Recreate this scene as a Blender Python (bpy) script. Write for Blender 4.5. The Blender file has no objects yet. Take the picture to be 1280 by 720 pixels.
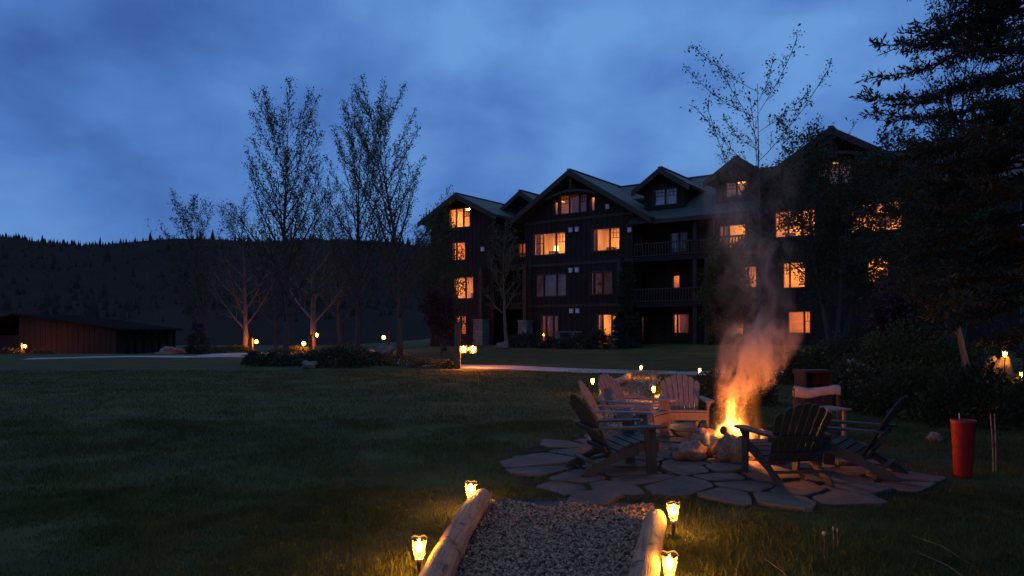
import bpy, math, random
import numpy as np
from mathutils import Vector, Matrix, noise as mnoise

random.seed(7); rng = np.random.default_rng(11)
sc = bpy.context.scene
COL = sc.collection
R = math.radians

# ------------------------------------------------------------------ camera
F = 900.0; HZ = 410.0; EYE = 1.6            # focal length and horizon row at 1280 px width
cam_d = bpy.data.cameras.new('camera'); cam = bpy.data.objects.new('camera', cam_d); COL.objects.link(cam)
cam.location = (0, 0, EYE); cam.rotation_euler = (R(90), 0, 0)
cam_d.sensor_width = 36; cam_d.lens = 36 * F / 1280; cam_d.shift_y = (HZ - 360) / 1280
cam_d.clip_start = 0.05; cam_d.clip_end = 4000
sc.camera = cam

# ------------------------------------------------------------------ world: dusk sky under broken cloud
world = bpy.data.worlds.new('World'); sc.world = world; world.use_nodes = True
nt = world.node_tree; nt.nodes.clear()
def wn(t, **k):
    n = nt.nodes.new(t)
    for a, b in k.items(): setattr(n, a, b)
    return n
wo = wn('ShaderNodeOutputWorld'); bg = wn('ShaderNodeBackground')
sky = wn('ShaderNodeTexSky', sky_type='NISHITA', sun_disc=False)
sky.sun_elevation = R(0.5); sky.sun_rotation = R(200); sky.altitude = 500; sky.ozone_density = 4.0
tc = wn('ShaderNodeTexCoord'); mp = wn('ShaderNodeMapping'); mp.inputs['Scale'].default_value = (1.0, 1.0, 1.7)
nz = wn('ShaderNodeTexNoise'); nz.inputs['Scale'].default_value = 5.2; nz.inputs['Detail'].default_value = 6; nz.inputs['Roughness'].default_value = 0.47; nz.inputs['Distortion'].default_value = 0.12
nz2 = wn('ShaderNodeTexNoise'); nz2.inputs['Scale'].default_value = 1.3; nz2.inputs['Detail'].default_value = 2
mix_n = wn('ShaderNodeMix', data_type='FLOAT'); mix_n.inputs[0].default_value = 0.36
rmp = wn('ShaderNodeValToRGB')
e = rmp.color_ramp.elements
e[0].position = 0.34; e[0].color = (0.044, 0.116, 0.365, 1)
e[1].position = 0.66; e[1].color = (0.140, 0.322, 0.685, 1)
m1 = e.new(0.50); m1.color = (0.082, 0.202, 0.540, 1)
mx = wn('ShaderNodeMix', data_type='RGBA'); mx.inputs[0].default_value = 0.97
L = nt.links.new
L(tc.outputs['Generated'], mp.inputs['Vector']); L(mp.outputs[0], nz.inputs['Vector']); L(mp.outputs[0], nz2.inputs['Vector'])
L(nz.outputs['Fac'], mix_n.inputs[2]); L(nz2.outputs['Fac'], mix_n.inputs[3]); L(mix_n.outputs[0], rmp.inputs['Fac'])
L(sky.outputs['Color'], mx.inputs[6]); L(rmp.outputs['Color'], mx.inputs[7])
L(mx.outputs[2], bg.inputs['Color']); bg.inputs['Strength'].default_value = 1.0
L(bg.outputs[0], wo.inputs['Surface'])

# the last, very weak and very soft directional dusk light
sun_d = bpy.data.lights.new('sun', 'SUN'); sun_d.energy = 0.21; sun_d.angle = R(110); sun_d.color = (1.0, 0.80, 0.52)
sun = bpy.data.objects.new('sun', sun_d); COL.objects.link(sun); sun.rotation_euler = (R(14), 0, R(160))

sc.view_settings.view_transform = 'Standard'; sc.view_settings.look = 'None'
sc.view_settings.exposure = 0.0; sc.view_settings.gamma = 1.0; sc.view_settings.use_curve_mapping = False
sc.render.engine = 'CYCLES'
cy = sc.cycles
cy.use_denoising = True
try: cy.denoiser = 'OPENIMAGEDENOISE'
except Exception: pass
cy.use_adaptive_sampling = False
cy.max_bounces = 6; cy.diffuse_bounces = 3; cy.glossy_bounces = 2; cy.transmission_bounces = 4; cy.volume_bounces = 1; cy.transparent_max_bounces = 16
cy.sample_clamp_indirect = 3.0; cy.caustics_reflective = False; cy.caustics_refractive = False
cy.use_light_tree = True
cy.volume_step_rate = 1.0; cy.volume_max_steps = 256

# ------------------------------------------------------------------ helpers
def at(px, py, Y):
    return Vector(((px - 640) / F * Y, Y, EYE + (HZ - py) / F * Y))
def sst(a, b, x):
    t = min(1, max(0, (x - a) / (b - a))); return t * t * (3 - 2 * t)
def gz(x, y):
    """height of the ground"""
    z = -0.6 * sst(43, 58, y) * sst(-10, -24, x) + 0.32 * sst(31, 42, y) * sst(-10, 0, x)
    z += 0.25 * sst(11, 30, y) * sst(6, 12, x)
    z += 0.02 * math.sin(x * 0.7 + 1) * math.sin(y * 0.45) * sst(9, 16, y)
    return z

class MB:
    def __init__(s): s.v = []; s.f = []
    def add(s, vs, fs):
        o = len(s.v); s.v.extend([tuple(p) for p in vs]); s.f.extend([tuple(i + o for i in q) for q in fs]); return s
    def box(s, x0, x1, y0, y1, z0, z1):
        return s.add([(x0,y0,z0),(x1,y0,z0),(x1,y1,z0),(x0,y1,z0),(x0,y0,z1),(x1,y0,z1),(x1,y1,z1),(x0,y1,z1)],
                     [(3,2,1,0),(4,5,6,7),(0,1,5,4),(1,2,6,5),(2,3,7,6),(3,0,4,7)])
    def bar(s, a, b, w, h, up=(0, 0, 1)):
        """a beam from a to b, w across, h along up"""
        a = Vector(a); b = Vector(b); d = (b - a).normalized(); x = d.cross(Vector(up))
        if x.length < 1e-4: x = d.cross(Vector((0, 1, 0)))
        x.normalize(); z = x.cross(d); x *= w / 2; z *= h / 2
        return s.add([a-x-z, a+x-z, a+x+z, a-x+z, b-x-z, b+x-z, b+x+z, b-x+z],
                     [(0,1,2,3),(7,6,5,4),(0,4,5,1),(1,5,6,2),(2,6,7,3),(3,7,4,0)])
    def prism(s, pts, off):
        """polygon pts (3d) extruded by vector off"""
        n = len(pts); o = Vector(off)
        return s.add([Vector(p) for p in pts] + [Vector(p) + o for p in pts],
                     [tuple(range(n))[::-1], tuple(range(n, 2*n))] + [(i, (i+1) % n, n + (i+1) % n, n + i) for i in range(n)])
    def tube(s, pts, rad, k=6, cap=True):
        o = len(s.v); n = len(pts)
        pts = [Vector(p) for p in pts]
        x = None
        for i, p in enumerate(pts):
            d = (pts[min(i+1, n-1)] - pts[max(i-1, 0)])
            d = d.normalized() if d.length > 1e-9 else Vector((0, 0, 1))
            if x is None: x = d.orthogonal()
            x = x - d * x.dot(d)
            x = x.normalized() if x.length > 1e-6 else d.orthogonal().normalized()
            y = d.cross(x)
            for j in range(k):
                a = 2 * math.pi * j / k
                q = p + (x * math.cos(a) + y * math.sin(a)) * rad[i]
                s.v.append((q.x, q.y, q.z))
        for i in range(n - 1):
            for j in range(k):
                a = o + i*k + j; b = o + i*k + (j+1) % k
                s.f.append((a, b, b + k, a + k))
        if cap:
            s.f.append(tuple(o + j for j in range(k))[::-1]); s.f.append(tuple(o + (n-1)*k + j for j in range(k)))
        return s
    def lathe(s, prof, k=16, c=(0, 0, 0)):
        o = len(s.v)
        for r, z in prof:
            for j in range(k):
                a = 2*math.pi*j/k; s.v.append((c[0]+r*math.cos(a), c[1]+r*math.sin(a), c[2]+z))
        for i in range(len(prof)-1):
            for j in range(k):
                a = o+i*k+j; b = o+i*k+(j+1) % k; s.f.append((a, b, b+k, a+k))
        return s
    def ball(s, c, r, nu=10, nv=6, jit=0, seed=0):
        pr = [(math.sin(math.pi*i/nv), -math.cos(math.pi*i/nv)) for i in range(nv+1)]
        o = len(s.v); c = Vector(c); r = Vector((r, r, r)) if not hasattr(r, '__len__') else Vector(r)
        for a, z in pr:
            for j in range(nu):
                t = 2*math.pi*j/nu; p = Vector((a*math.cos(t), a*math.sin(t), z))
                q = 1 + jit * mnoise.noise(p*1.7 + Vector((seed, seed*1.3, 0))) if jit else 1
                s.v.append((c.x+p.x*r.x*q, c.y+p.y*r.y*q, c.z+p.z*r.z*q))
        for i in range(nv):
            for j in range(nu):
                a = o+i*nu+j; b = o+i*nu+(j+1) % nu; s.f.append((a, b, b+nu, a+nu))
        return s
    def build(s, name, mat, parent=None, smooth=False, loc=None, rotz=0):
        me = bpy.data.meshes.new(name); me.from_pydata(s.v, [], s.f)
        return link(name, me, mat, parent, smooth, loc, rotz)

def link(name, me, mat, parent=None, smooth=False, loc=None, rotz=0):
    if mat is not None and not me.materials: me.materials.append(mat)
    if smooth: me.polygons.foreach_set('use_smooth', [True] * len(me.polygons))
    o = bpy.data.objects.new(name, me); COL.objects.link(o)
    if parent is not None: o.parent = parent
    if loc is not None: o.location = loc
    if rotz: o.rotation_euler = (0, 0, rotz)
    return o
def npmesh(name, v, f, mat, parent=None, smooth=False):
    """verts (n,3) and faces (m,k) as arrays"""
    me = bpy.data.meshes.new(name); v = np.asarray(v, np.float32); f = np.asarray(f, np.int32); k = f.shape[1]
    me.vertices.add(len(v)); me.vertices.foreach_set('co', v.ravel())
    me.loops.add(f.size); me.loops.foreach_set('vertex_index', f.ravel())
    me.polygons.add(len(f)); me.polygons.foreach_set('loop_start', np.arange(0, f.size, k, dtype=np.int32))
    me.polygons.foreach_set('loop_total', np.full(len(f), k, np.int32))
    me.update(calc_edges=True); me.validate()
    return link(name, me, mat, parent, smooth)
def empty(name, loc=(0, 0, 0), rotz=0):
    o = bpy.data.objects.new(name, None); COL.objects.link(o); o.location = loc; o.rotation_euler = (0, 0, rotz); o.empty_display_size = 0.2; return o
def tag(o, label=None, cat=None, group=None, kind=None):
    for k, v in (('label', label), ('category', cat), ('group', group), ('kind', kind)):
        if v: o[k] = v
    return o
def copy_tree(o, parent=None):
    c = o.copy(); COL.objects.link(c); c.parent = parent
    for ch in list(o.children): copy_tree(ch, c)
    return c

# ------------------------------------------------------------------ materials
def newmat(name):
    m = bpy.data.materials.new(name); m.use_nodes = True; t = m.node_tree; t.nodes.clear()
    return m, t, (lambda ty, **k: _nn(t, ty, k))
def _nn(t, ty, k):
    n = t.nodes.new(ty)
    for a, b in k.items(): setattr(n, a, b)
    return n
def c4(c): return (c[0], c[1], c[2], 1)
def mat(name, col, col2=None, rough=0.8, scale=6, bump=0.0, bscale=None, stretch=(1, 1, 1), spec=0.3, trans=0.0, detail=6, coord='Object', patch=None):
    m, t, N = newmat(name); l = t.links.new
    out = N('ShaderNodeOutputMaterial'); p = N('ShaderNodeBsdfPrincipled'); tcn = N('ShaderNodeTexCoord'); mpn = N('ShaderNodeMapping')
    mpn.inputs['Scale'].default_value = stretch; l(tcn.outputs[coord], mpn.inputs['Vector'])
    col2 = col2 or tuple(c * 0.6 for c in col)
    n1 = N('ShaderNodeTexNoise'); n1.inputs['Scale'].default_value = scale; n1.inputs['Detail'].default_value = detail; n1.inputs['Roughness'].default_value = 0.6
    l(mpn.outputs[0], n1.inputs['Vector'])
    rr = N('ShaderNodeValToRGB'); rr.color_ramp.elements[0].position = 0.35; rr.color_ramp.elements[1].position = 0.68
    rr.color_ramp.elements[0].color = c4(col2); rr.color_ramp.elements[1].color = c4(col)
    l(n1.outputs['Fac'], rr.inputs['Fac']); colout = rr.outputs['Color']
    if patch:       # large uneven patches of another colour
        n3 = N('ShaderNodeTexNoise'); n3.inputs['Scale'].default_value = patch[1]; n3.inputs['Detail'].default_value = 5; n3.inputs['Roughness'].default_value = 0.65; n3.inputs['Distortion'].default_value = 0.8
        l(tcn.outputs[coord], n3.inputs['Vector']); r3 = N('ShaderNodeMapRange'); r3.inputs['From Min'].default_value = patch[2]; r3.inputs['From Max'].default_value = patch[3]; l(n3.outputs['Fac'], r3.inputs['Value'])
        m3 = N('ShaderNodeMix', data_type='RGBA'); l(r3.outputs['Result'], m3.inputs[0]); l(colout, m3.inputs[6]); m3.inputs[7].default_value = c4(patch[0]); colout = m3.outputs[2]
    l(colout, p.inputs['Base Color'])
    p.inputs['Roughness'].default_value = rough; p.inputs['Specular IOR Level'].default_value = spec
    if bump:
        n2 = N('ShaderNodeTexNoise'); n2.inputs['Scale'].default_value = bscale or scale * 3; n2.inputs['Detail'].default_value = 8; n2.inputs['Roughness'].default_value = 0.65
        l(mpn.outputs[0], n2.inputs['Vector'])
        b = N('ShaderNodeBump'); b.inputs['Strength'].default_value = min(1, bump); b.inputs['Distance'].default_value = 0.02
        l(n2.outputs['Fac'], b.inputs['Height']); l(b.outputs[0], p.inputs['Normal'])
    if trans:
        tr = N('ShaderNodeBsdfTranslucent'); l(colout, tr.inputs['Color']); ms = N('ShaderNodeMixShader'); ms.inputs[0].default_value = trans
        l(p.outputs[0], ms.inputs[1]); l(tr.outputs[0], ms.inputs[2]); l(ms.outputs[0], out.inputs['Surface'])
    else: l(p.outputs[0], out.inputs['Surface'])
    return m
def emat(name, col, strength):
    m, t, N = newmat(name); o = N('ShaderNodeOutputMaterial'); q = N('ShaderNodeEmission')
    q.inputs['Color'].default_value = c4(col); q.inputs['Strength'].default_value = strength; t.links.new(q.outputs[0], o.inputs['Surface']); return m
def glassmat(name, refl=0.1, tint=(1, 1, 1), rough=0.02, transl=0.0):
    m, t, N = newmat(name); l = t.links.new; o = N('ShaderNodeOutputMaterial')
    a = N('ShaderNodeBsdfTransparent'); a.inputs['Color'].default_value = c4(tint); g = N('ShaderNodeBsdfGlossy'); g.inputs['Roughness'].default_value = rough
    ms = N('ShaderNodeMixShader'); ms.inputs[0].default_value = refl; l(a.outputs[0], ms.inputs[1]); l(g.outputs[0], ms.inputs[2])
    if transl:
        tl = N('ShaderNodeBsdfTranslucent'); tl.inputs['Color'].default_value = c4(tint); m2 = N('ShaderNodeMixShader'); m2.inputs[0].default_value = transl
        l(ms.outputs[0], m2.inputs[1]); l(tl.outputs[0], m2.inputs[2]); l(m2.outputs[0], o.inputs['Surface'])
    else: l(ms.outputs[0], o.inputs['Surface'])
    return m

M = {}
M['lawn'] = mat('lawn', (0.074, 0.084, 0.024), (0.034, 0.038, 0.014), 0.95, 0.9, 0.8, 40, spec=0.1, patch=((0.036, 0.038, 0.016), 0.32, 0.42, 0.75))
M['blade'] = mat('grass_blade', (0.112, 0.125, 0.030), (0.050, 0.060, 0.015), 0.7, 3.0, 0, spec=0.2, trans=0.35, patch=((0.044, 0.054, 0.018), 0.32, 0.42, 0.78))
M['dry_blade'] = mat('dry_grass_blade', (0.30, 0.24, 0.11), (0.20, 0.16, 0.07), 0.8, 3.0, 0, spec=0.1, trans=0.3)
M['soil'] = mat('garden_soil', (0.045, 0.032, 0.022), (0.02, 0.015, 0.01), 0.95, 5, 0.8, 25, spec=0.1)
M['concrete'] = mat('walkway_concrete', (0.36, 0.33, 0.30), (0.26, 0.24, 0.22), 0.9, 1.5, 0.3, 30)
M['flag'] = mat('flagstone', (0.118, 0.092, 0.074), (0.052, 0.042, 0.036), 0.78, 2.2, 0.9, 12, spec=0.25, patch=((0.050, 0.044, 0.034), 3.1, 0.52, 0.72))
M['pebble'] = mat('gravel_pebble', (0.52, 0.30, 0.165), (0.075, 0.046, 0.030), 0.7, 34, 0, spec=0.3, detail=2)
M['grit'] = mat('gravel_grit', (0.10, 0.085, 0.075), (0.04, 0.035, 0.03), 0.9, 40, 0.8, 90)
M['rock'] = mat('boulder_stone', (0.25, 0.18, 0.135), (0.10, 0.075, 0.06), 0.85, 5, 0.7, 16)
M['log'] = mat('peeled_log', (0.42, 0.27, 0.17), (0.20, 0.125, 0.085), 0.75, 7, 0.9, 22, stretch=(5, 0.35, 5), spec=0.2, patch=((0.075, 0.05, 0.036), 5.5, 0.56, 0.66))
M['log_end'] = mat('log_end_grain', (0.42, 0.30, 0.20), (0.22, 0.15, 0.10), 0.85, 14, 0.5, 30)
M['siding'] = mat('stained_siding', (0.033, 0.020, 0.014), (0.018, 0.011, 0.009), 0.75, 3, 0.4, 20, stretch=(3, 3, 0.4), spec=0.25)
M['trim'] = mat('brown_trim', (0.066, 0.036, 0.023), (0.040, 0.022, 0.015), 0.6, 4, 0.2, 20, spec=0.3)
M['shingle'] = mat('green_roof_shingle', (0.080, 0.105, 0.085), (0.045, 0.062, 0.052), 0.75, 5, 0.6, 14, stretch=(0.7, 2.0, 2.0), spec=0.3)
M['stonework'] = mat('pier_stonework', (0.24, 0.21, 0.19), (0.11, 0.10, 0.095), 0.9, 2.5, 0.6, 9)
M['whitebox'] = mat('white_fixture', (0.75, 0.73, 0.70), (0.6, 0.58, 0.55), 0.6, 3)
M['room'] = mat('room_plaster', (0.78, 0.60, 0.36), (0.66, 0.46, 0.25), 0.9, 0.8)
M['room2'] = mat('room_pine', (0.70, 0.42, 0.20), (0.52, 0.28, 0.12), 0.7, 1.2, stretch=(1, 1, 6))
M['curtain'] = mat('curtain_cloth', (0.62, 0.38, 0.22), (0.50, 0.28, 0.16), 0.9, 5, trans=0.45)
M['picture'] = mat('picture_frame', (0.10, 0.05, 0.03), (0.05, 0.03, 0.02), 0.6, 6)
M['glass'] = glassmat('window_glass', 0.055)
M['sheer'] = mat('white_curtain', (0.75, 0.74, 0.70), (0.62, 0.60, 0.57), 0.9, 5, trans=0.3)
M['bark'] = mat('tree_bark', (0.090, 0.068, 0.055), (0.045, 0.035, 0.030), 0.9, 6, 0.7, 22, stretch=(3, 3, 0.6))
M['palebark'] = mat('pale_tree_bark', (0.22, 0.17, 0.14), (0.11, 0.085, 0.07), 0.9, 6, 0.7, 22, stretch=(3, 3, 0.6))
M['bud'] = mat('spring_bud_leaf', (0.075, 0.085, 0.030), (0.040, 0.045, 0.018), 0.8, 2, trans=0.3)
M['leaf'] = mat('young_leaf', (0.075, 0.095, 0.025), (0.036, 0.050, 0.014), 0.7, 1.2, trans=0.35)
M['darkleaf'] = mat('dark_leaf', (0.045, 0.060, 0.020), (0.022, 0.032, 0.012), 0.7, 1.2, trans=0.3)
M['purpleleaf'] = mat('purple_leaf', (0.075, 0.032, 0.042), (0.040, 0.017, 0.026), 0.7, 1.5, trans=0.3)
M['needle'] = mat('spruce_needle', (0.030, 0.042, 0.024), (0.014, 0.022, 0.013), 0.8, 2)
M['juniper'] = mat('juniper_leaf', (0.040, 0.052, 0.022), (0.018, 0.025, 0.012), 0.8, 2)
M['groundcover'] = mat('ground_cover_leaf', (0.095, 0.100, 0.030), (0.05, 0.055, 0.02), 0.8, 2, trans=0.3)
M['hill'] = mat('forested_hill', (0.036, 0.031, 0.027), (0.028, 0.024, 0.021), 1.0, 0.02, spec=0.0)
M['forest'] = mat('hill_conifer', (0.038, 0.033, 0.028), (0.028, 0.024, 0.020), 1.0, 0.05, spec=0.0)
M['chair_brown'] = mat('brown_plastic_lumber', (0.235, 0.165, 0.130), (0.165, 0.112, 0.090), 0.5, 5, 0.25, 40, stretch=(4, 4, 0.6), spec=0.4)
M['chair_dark'] = mat('dark_green_plastic_lumber', (0.030, 0.036, 0.030), (0.018, 0.021, 0.018), 0.55, 5, 0.25, 40, stretch=(4, 4, 0.6), spec=0.35)
M['post'] = mat('timber_post', (0.16, 0.10, 0.06), (0.08, 0.05, 0.03), 0.8, 5, 0.5, 20, stretch=(4, 4, 0.5))
M['black'] = mat('black_metal', (0.025, 0.023, 0.020), (0.015, 0.014, 0.012), 0.45, 8)
M['steel'] = mat('brushed_steel', (0.45, 0.42, 0.38), (0.32, 0.30, 0.27), 0.35, 10)
M['red'] = mat('red_plastic', (0.30, 0.012, 0.009), (0.20, 0.008, 0.006), 0.5, 4, spec=0.4, patch=((0.10, 0.012, 0.010), 9.0, 0.55, 0.75))
M['redwood'] = mat('red_brown_wood', (0.060, 0.027, 0.019), (0.034, 0.016, 0.011), 0.7, 5, 0.3, 20, stretch=(4, 4, 0.6))
M['towel'] = mat('pale_towel', (0.40, 0.31, 0.28), (0.30, 0.23, 0.21), 0.95, 30, 0.6, 140)
M['char'] = mat('charred_wood', (0.035, 0.025, 0.020), (0.012, 0.010, 0.009), 0.9, 10, 0.8, 30)
M['ember'] = emat('glowing_ember', (1.0, 0.20, 0.025), 9.0)
M['bulb'] = emat('stake_bulb', (1.0, 0.46, 0.08), 1150.0)
M['globe'] = emat('lantern_globe', (1.0, 0.36, 0.06), 700.0)
M['cup'] = glassmat('frosted_cup', 0.05, (1.0, 0.80, 0.42), 0.15, 0.045)
M['amber'] = glassmat('amber_halo_glass', 0.04, (1.0, 0.62, 0.25), 0.2, 0.012)  # tint chosen for an orange halo rim round the lamps
M['shade'] = emat('lamp_shade_glow', (1.0, 0.60, 0.20), 5.0)
M['barn'] = mat('barn_board', (0.034, 0.022, 0.015), (0.020, 0.013, 0.010), 0.85, 3, 0.3, 12, stretch=(1, 1, 4))
M['barn_roof'] = mat('barn_roof', (0.024, 0.021, 0.021), (0.016, 0.014, 0.014), 1.0, 1.5, 0.2, spec=0.0)
_ceil = {}
def ceilmat(k):
    if k not in _ceil: _ceil[k] = emat('ceiling_light_glow', (1.0, 0.42, 0.085), k*3.2)
    return _ceil[k]

# ------------------------------------------------------------------ ground
xs = np.unique(np.concatenate([np.linspace(-70, 70, 141), np.linspace(-900, -70, 12), np.linspace(70, 900, 12)]))
ys = np.unique(np.concatenate([np.linspace(-30, 100, 131), np.linspace(100, 1000, 14), [-300]]))
gv = [(x, y, gz(x, y) - 0.004) for y in ys for x in xs]; nx = len(xs)
gf = [(j*nx+i, j*nx+i+1, (j+1)*nx+i+1, (j+1)*nx+i) for j in range(len(ys)-1) for i in range(nx-1)]
tag(npmesh('lawn', gv, gf, M['lawn'], smooth=True), kind='structure')

def ribbon(name, pts, width, m, lift=0.02, thick=0.08):
    """a path following the ground: pts (x, y)"""
    P = []
    for i in range(len(pts)-1):
        a = Vector(pts[max(i-1, 0)]); b = Vector(pts[i]); c = Vector(pts[i+1]); d = Vector(pts[min(i+2, len(pts)-1)])
        for k in range(8):
            t = k/8; P.append(0.5*((2*b)+(-a+c)*t+(2*a-5*b+4*c-d)*t*t+(-a+3*b-3*c+d)*t**3))
    P.append(Vector(pts[-1])); mb = MB(); n = len(P)
    for i, p in enumerate(P):
        t = (P[min(i+1, n-1)]-P[max(i-1, 0)]).normalized(); s = Vector((-t.y, t.x)) * (width/2 * (1 + 0.05*math.sin(i*0.7)))
        for q in (p+s, p-s):
            for dz in (lift, lift-thick): mb.v.append((q.x, q.y, gz(q.x, q.y)+dz))
    for i in range(n-1):
        a = 4*i; b = a+4
        mb.f += [(a, b, b+2, a+2), (a+1, a, b, b+1)[::-1], (a+2, a+3, b+3, b+2)[::-1]]
    return tag(mb.build(name, m, smooth=False), kind='structure'), P
def G(px, py):  # a point of flat ground seen at that place
    Y = F*EYE/(py-HZ); return ((px-640)/F*Y, Y)
ribbon('walkway', [G(34, 448.4), G(90, 447.6), G(170, 446), G(270, 446), G(400, 446), G(520, 455), G(640, 460), G(760, 464.6), G(900, 468), G(1050, 471)], 2.0, M['concrete'])
ribbon('forecourt_path', [G(262, 447), (-17.0, 43.5), (-15.5, 49), (-10, 52)], 2.4, M['concrete'], 0.025)

# ------------------------------------------------------------------ hill and its forest
def hill_h(x):
    px = 640 + x/520*F
    k = [(-700, 262), (-200, 278), (0, 289), (60, 297), (100, 300), (180, 300), (300, 296), (400, 294), (460, 299), (640, 306), (900, 300), (1280, 285), (1900, 270)]
    for (a, ya), (b, yb) in zip(k, k[1:]):
        if a <= px <= b: y = ya+(yb-ya)*(px-a)/(b-a); break
    else: y = 275
    return EYE + (HZ-y)/F*520 - 5
def hill_z(x, y):
    t = sst(150, 520, y); back = 1-0.5*sst(540, 900, y)
    return -1.4 + (hill_h(x)+1.4) * (0.022*sst(80, 100, y)+0.10*sst(140, 190, y)+0.878*t**1.3)*back + 2.0*math.sin(x*0.05)*math.sin(y*0.03)*t
hv = []; hx = np.linspace(-720, 720, 90); hy = np.concatenate([np.linspace(76, 150, 8), np.linspace(160, 900, 32)])
for y in hy:
    for x in hx: hv.append((x, y, hill_z(x, y)))
hf = [(j*90+i, j*90+i+1, (j+1)*90+i+1, (j+1)*90+i) for j in range(39) for i in range(89)]
tag(npmesh('hill', hv, hf, M['hill'], smooth=True), kind='structure')
fv = []; ff = []
for i in range(5200):
    if i < 1700: y = 520+rng.normal()*12; x = rng.uniform(-460, 460)
    else: y = rng.uniform(165, 520); x = rng.uniform(-0.85, 0.85)*y
    h = (rng.uniform(2.2, 5.6) if i < 1700 else min(9.0, rng.lognormal(0.9, 0.5))); r = h*rng.uniform(0.16, 0.26); z = hill_z(x, y)-0.8; o = len(fv); k = 5
    for rr, zz in ((r, 0), (r*0.6, h*0.45)):
        for j in range(k):
            a = 2*math.pi*j/k+i; q = rng.uniform(0.7, 1.2); fv.append((x+rr*q*math.cos(a), y+rr*q*math.sin(a), z+zz))
    fv.append((x, y, z+h))
    for j in range(k):
        b = (j+1) % k; ff += [(o+j, o+b, o+k+b), (o+j, o+k+b, o+k+j), (o+k+j, o+k+b, o+2*k)]
tag(npmesh('hill_forest', fv, ff, M['forest']), 'dark conifer forest covering the distant hill behind the lawn', 'forest', kind='stuff')

# ------------------------------------------------------------------ the lodge
TH = math.atan(0.72)
lodge = empty('lodge', (5.38, 51.0, 0.0), -TH)
tag(lodge, 'large dark timber lodge with gables, balconies and lit orange windows', 'building')
FL = [0.35, 3.35, 6.35, 9.35]
def wallmesh(mb, y, th, left, right, z0, z1, holes, axis='x', cuts=()):
    """wall with real openings between left(z) and right(z); y = outer face"""
    zs = sorted(set([z0, z1] + [h[2] for h in holes] + [h[3] for h in holes] + list(cuts))); zs = [z for z in zs if z0 <= z <= z1]
    for a, b in zip(zs, zs[1:]):
        if b-a < 1e-4: continue
        hs = sorted([h for h in holes if h[2] < b-1e-5 and h[3] > a+1e-5])
        lo = [left(a), left(b)]
        for h in hs + [None]:
            hi = [h[0], h[0]] if h else [right(a), right(b)]
            if max(hi[0]-lo[0], hi[1]-lo[1]) > 1e-3:
                hi = [max(hi[0], lo[0]), max(hi[1], lo[1])]
                pts = [(lo[0], y, a), (hi[0], y, a), (hi[1], y, b), (lo[1], y, b)]; off = Vector((0, th, 0))
                if axis == 'y':
                    pts = [(y, p[0], p[2]) for p in pts]; off = Vector((-th, 0, 0)); pts = pts[::-1]
                mb.prism([Vector(p) for p in pts], off)
            if h: lo = [h[1], h[1]]
    return mb
def battens(mb, y, left, right, z0, z1, holes, step=0.42):
    x = min(left(z0), left(z1)) + 0.2
    while x < max(right(z0), right(z1)):
        zz = [z0]; 
        top = z1
        while top > z0 and not (left(top) < x < right(top)): top -= 0.05
        seg = [(z0, top)]
        for h in holes:
            if h[0]-0.12 < x < h[1]+0.12:
                seg = [q for a, b in seg for q in ((a, min(b, h[2]-0.12)), (max(a, h[3]+0.12), b)) if q[1]-q[0] > 0.08]
        for a, b in seg: mb.box(x-0.03, x+0.03, y-0.028, y+0.01, a, b)
        x += step
    return mb

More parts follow.
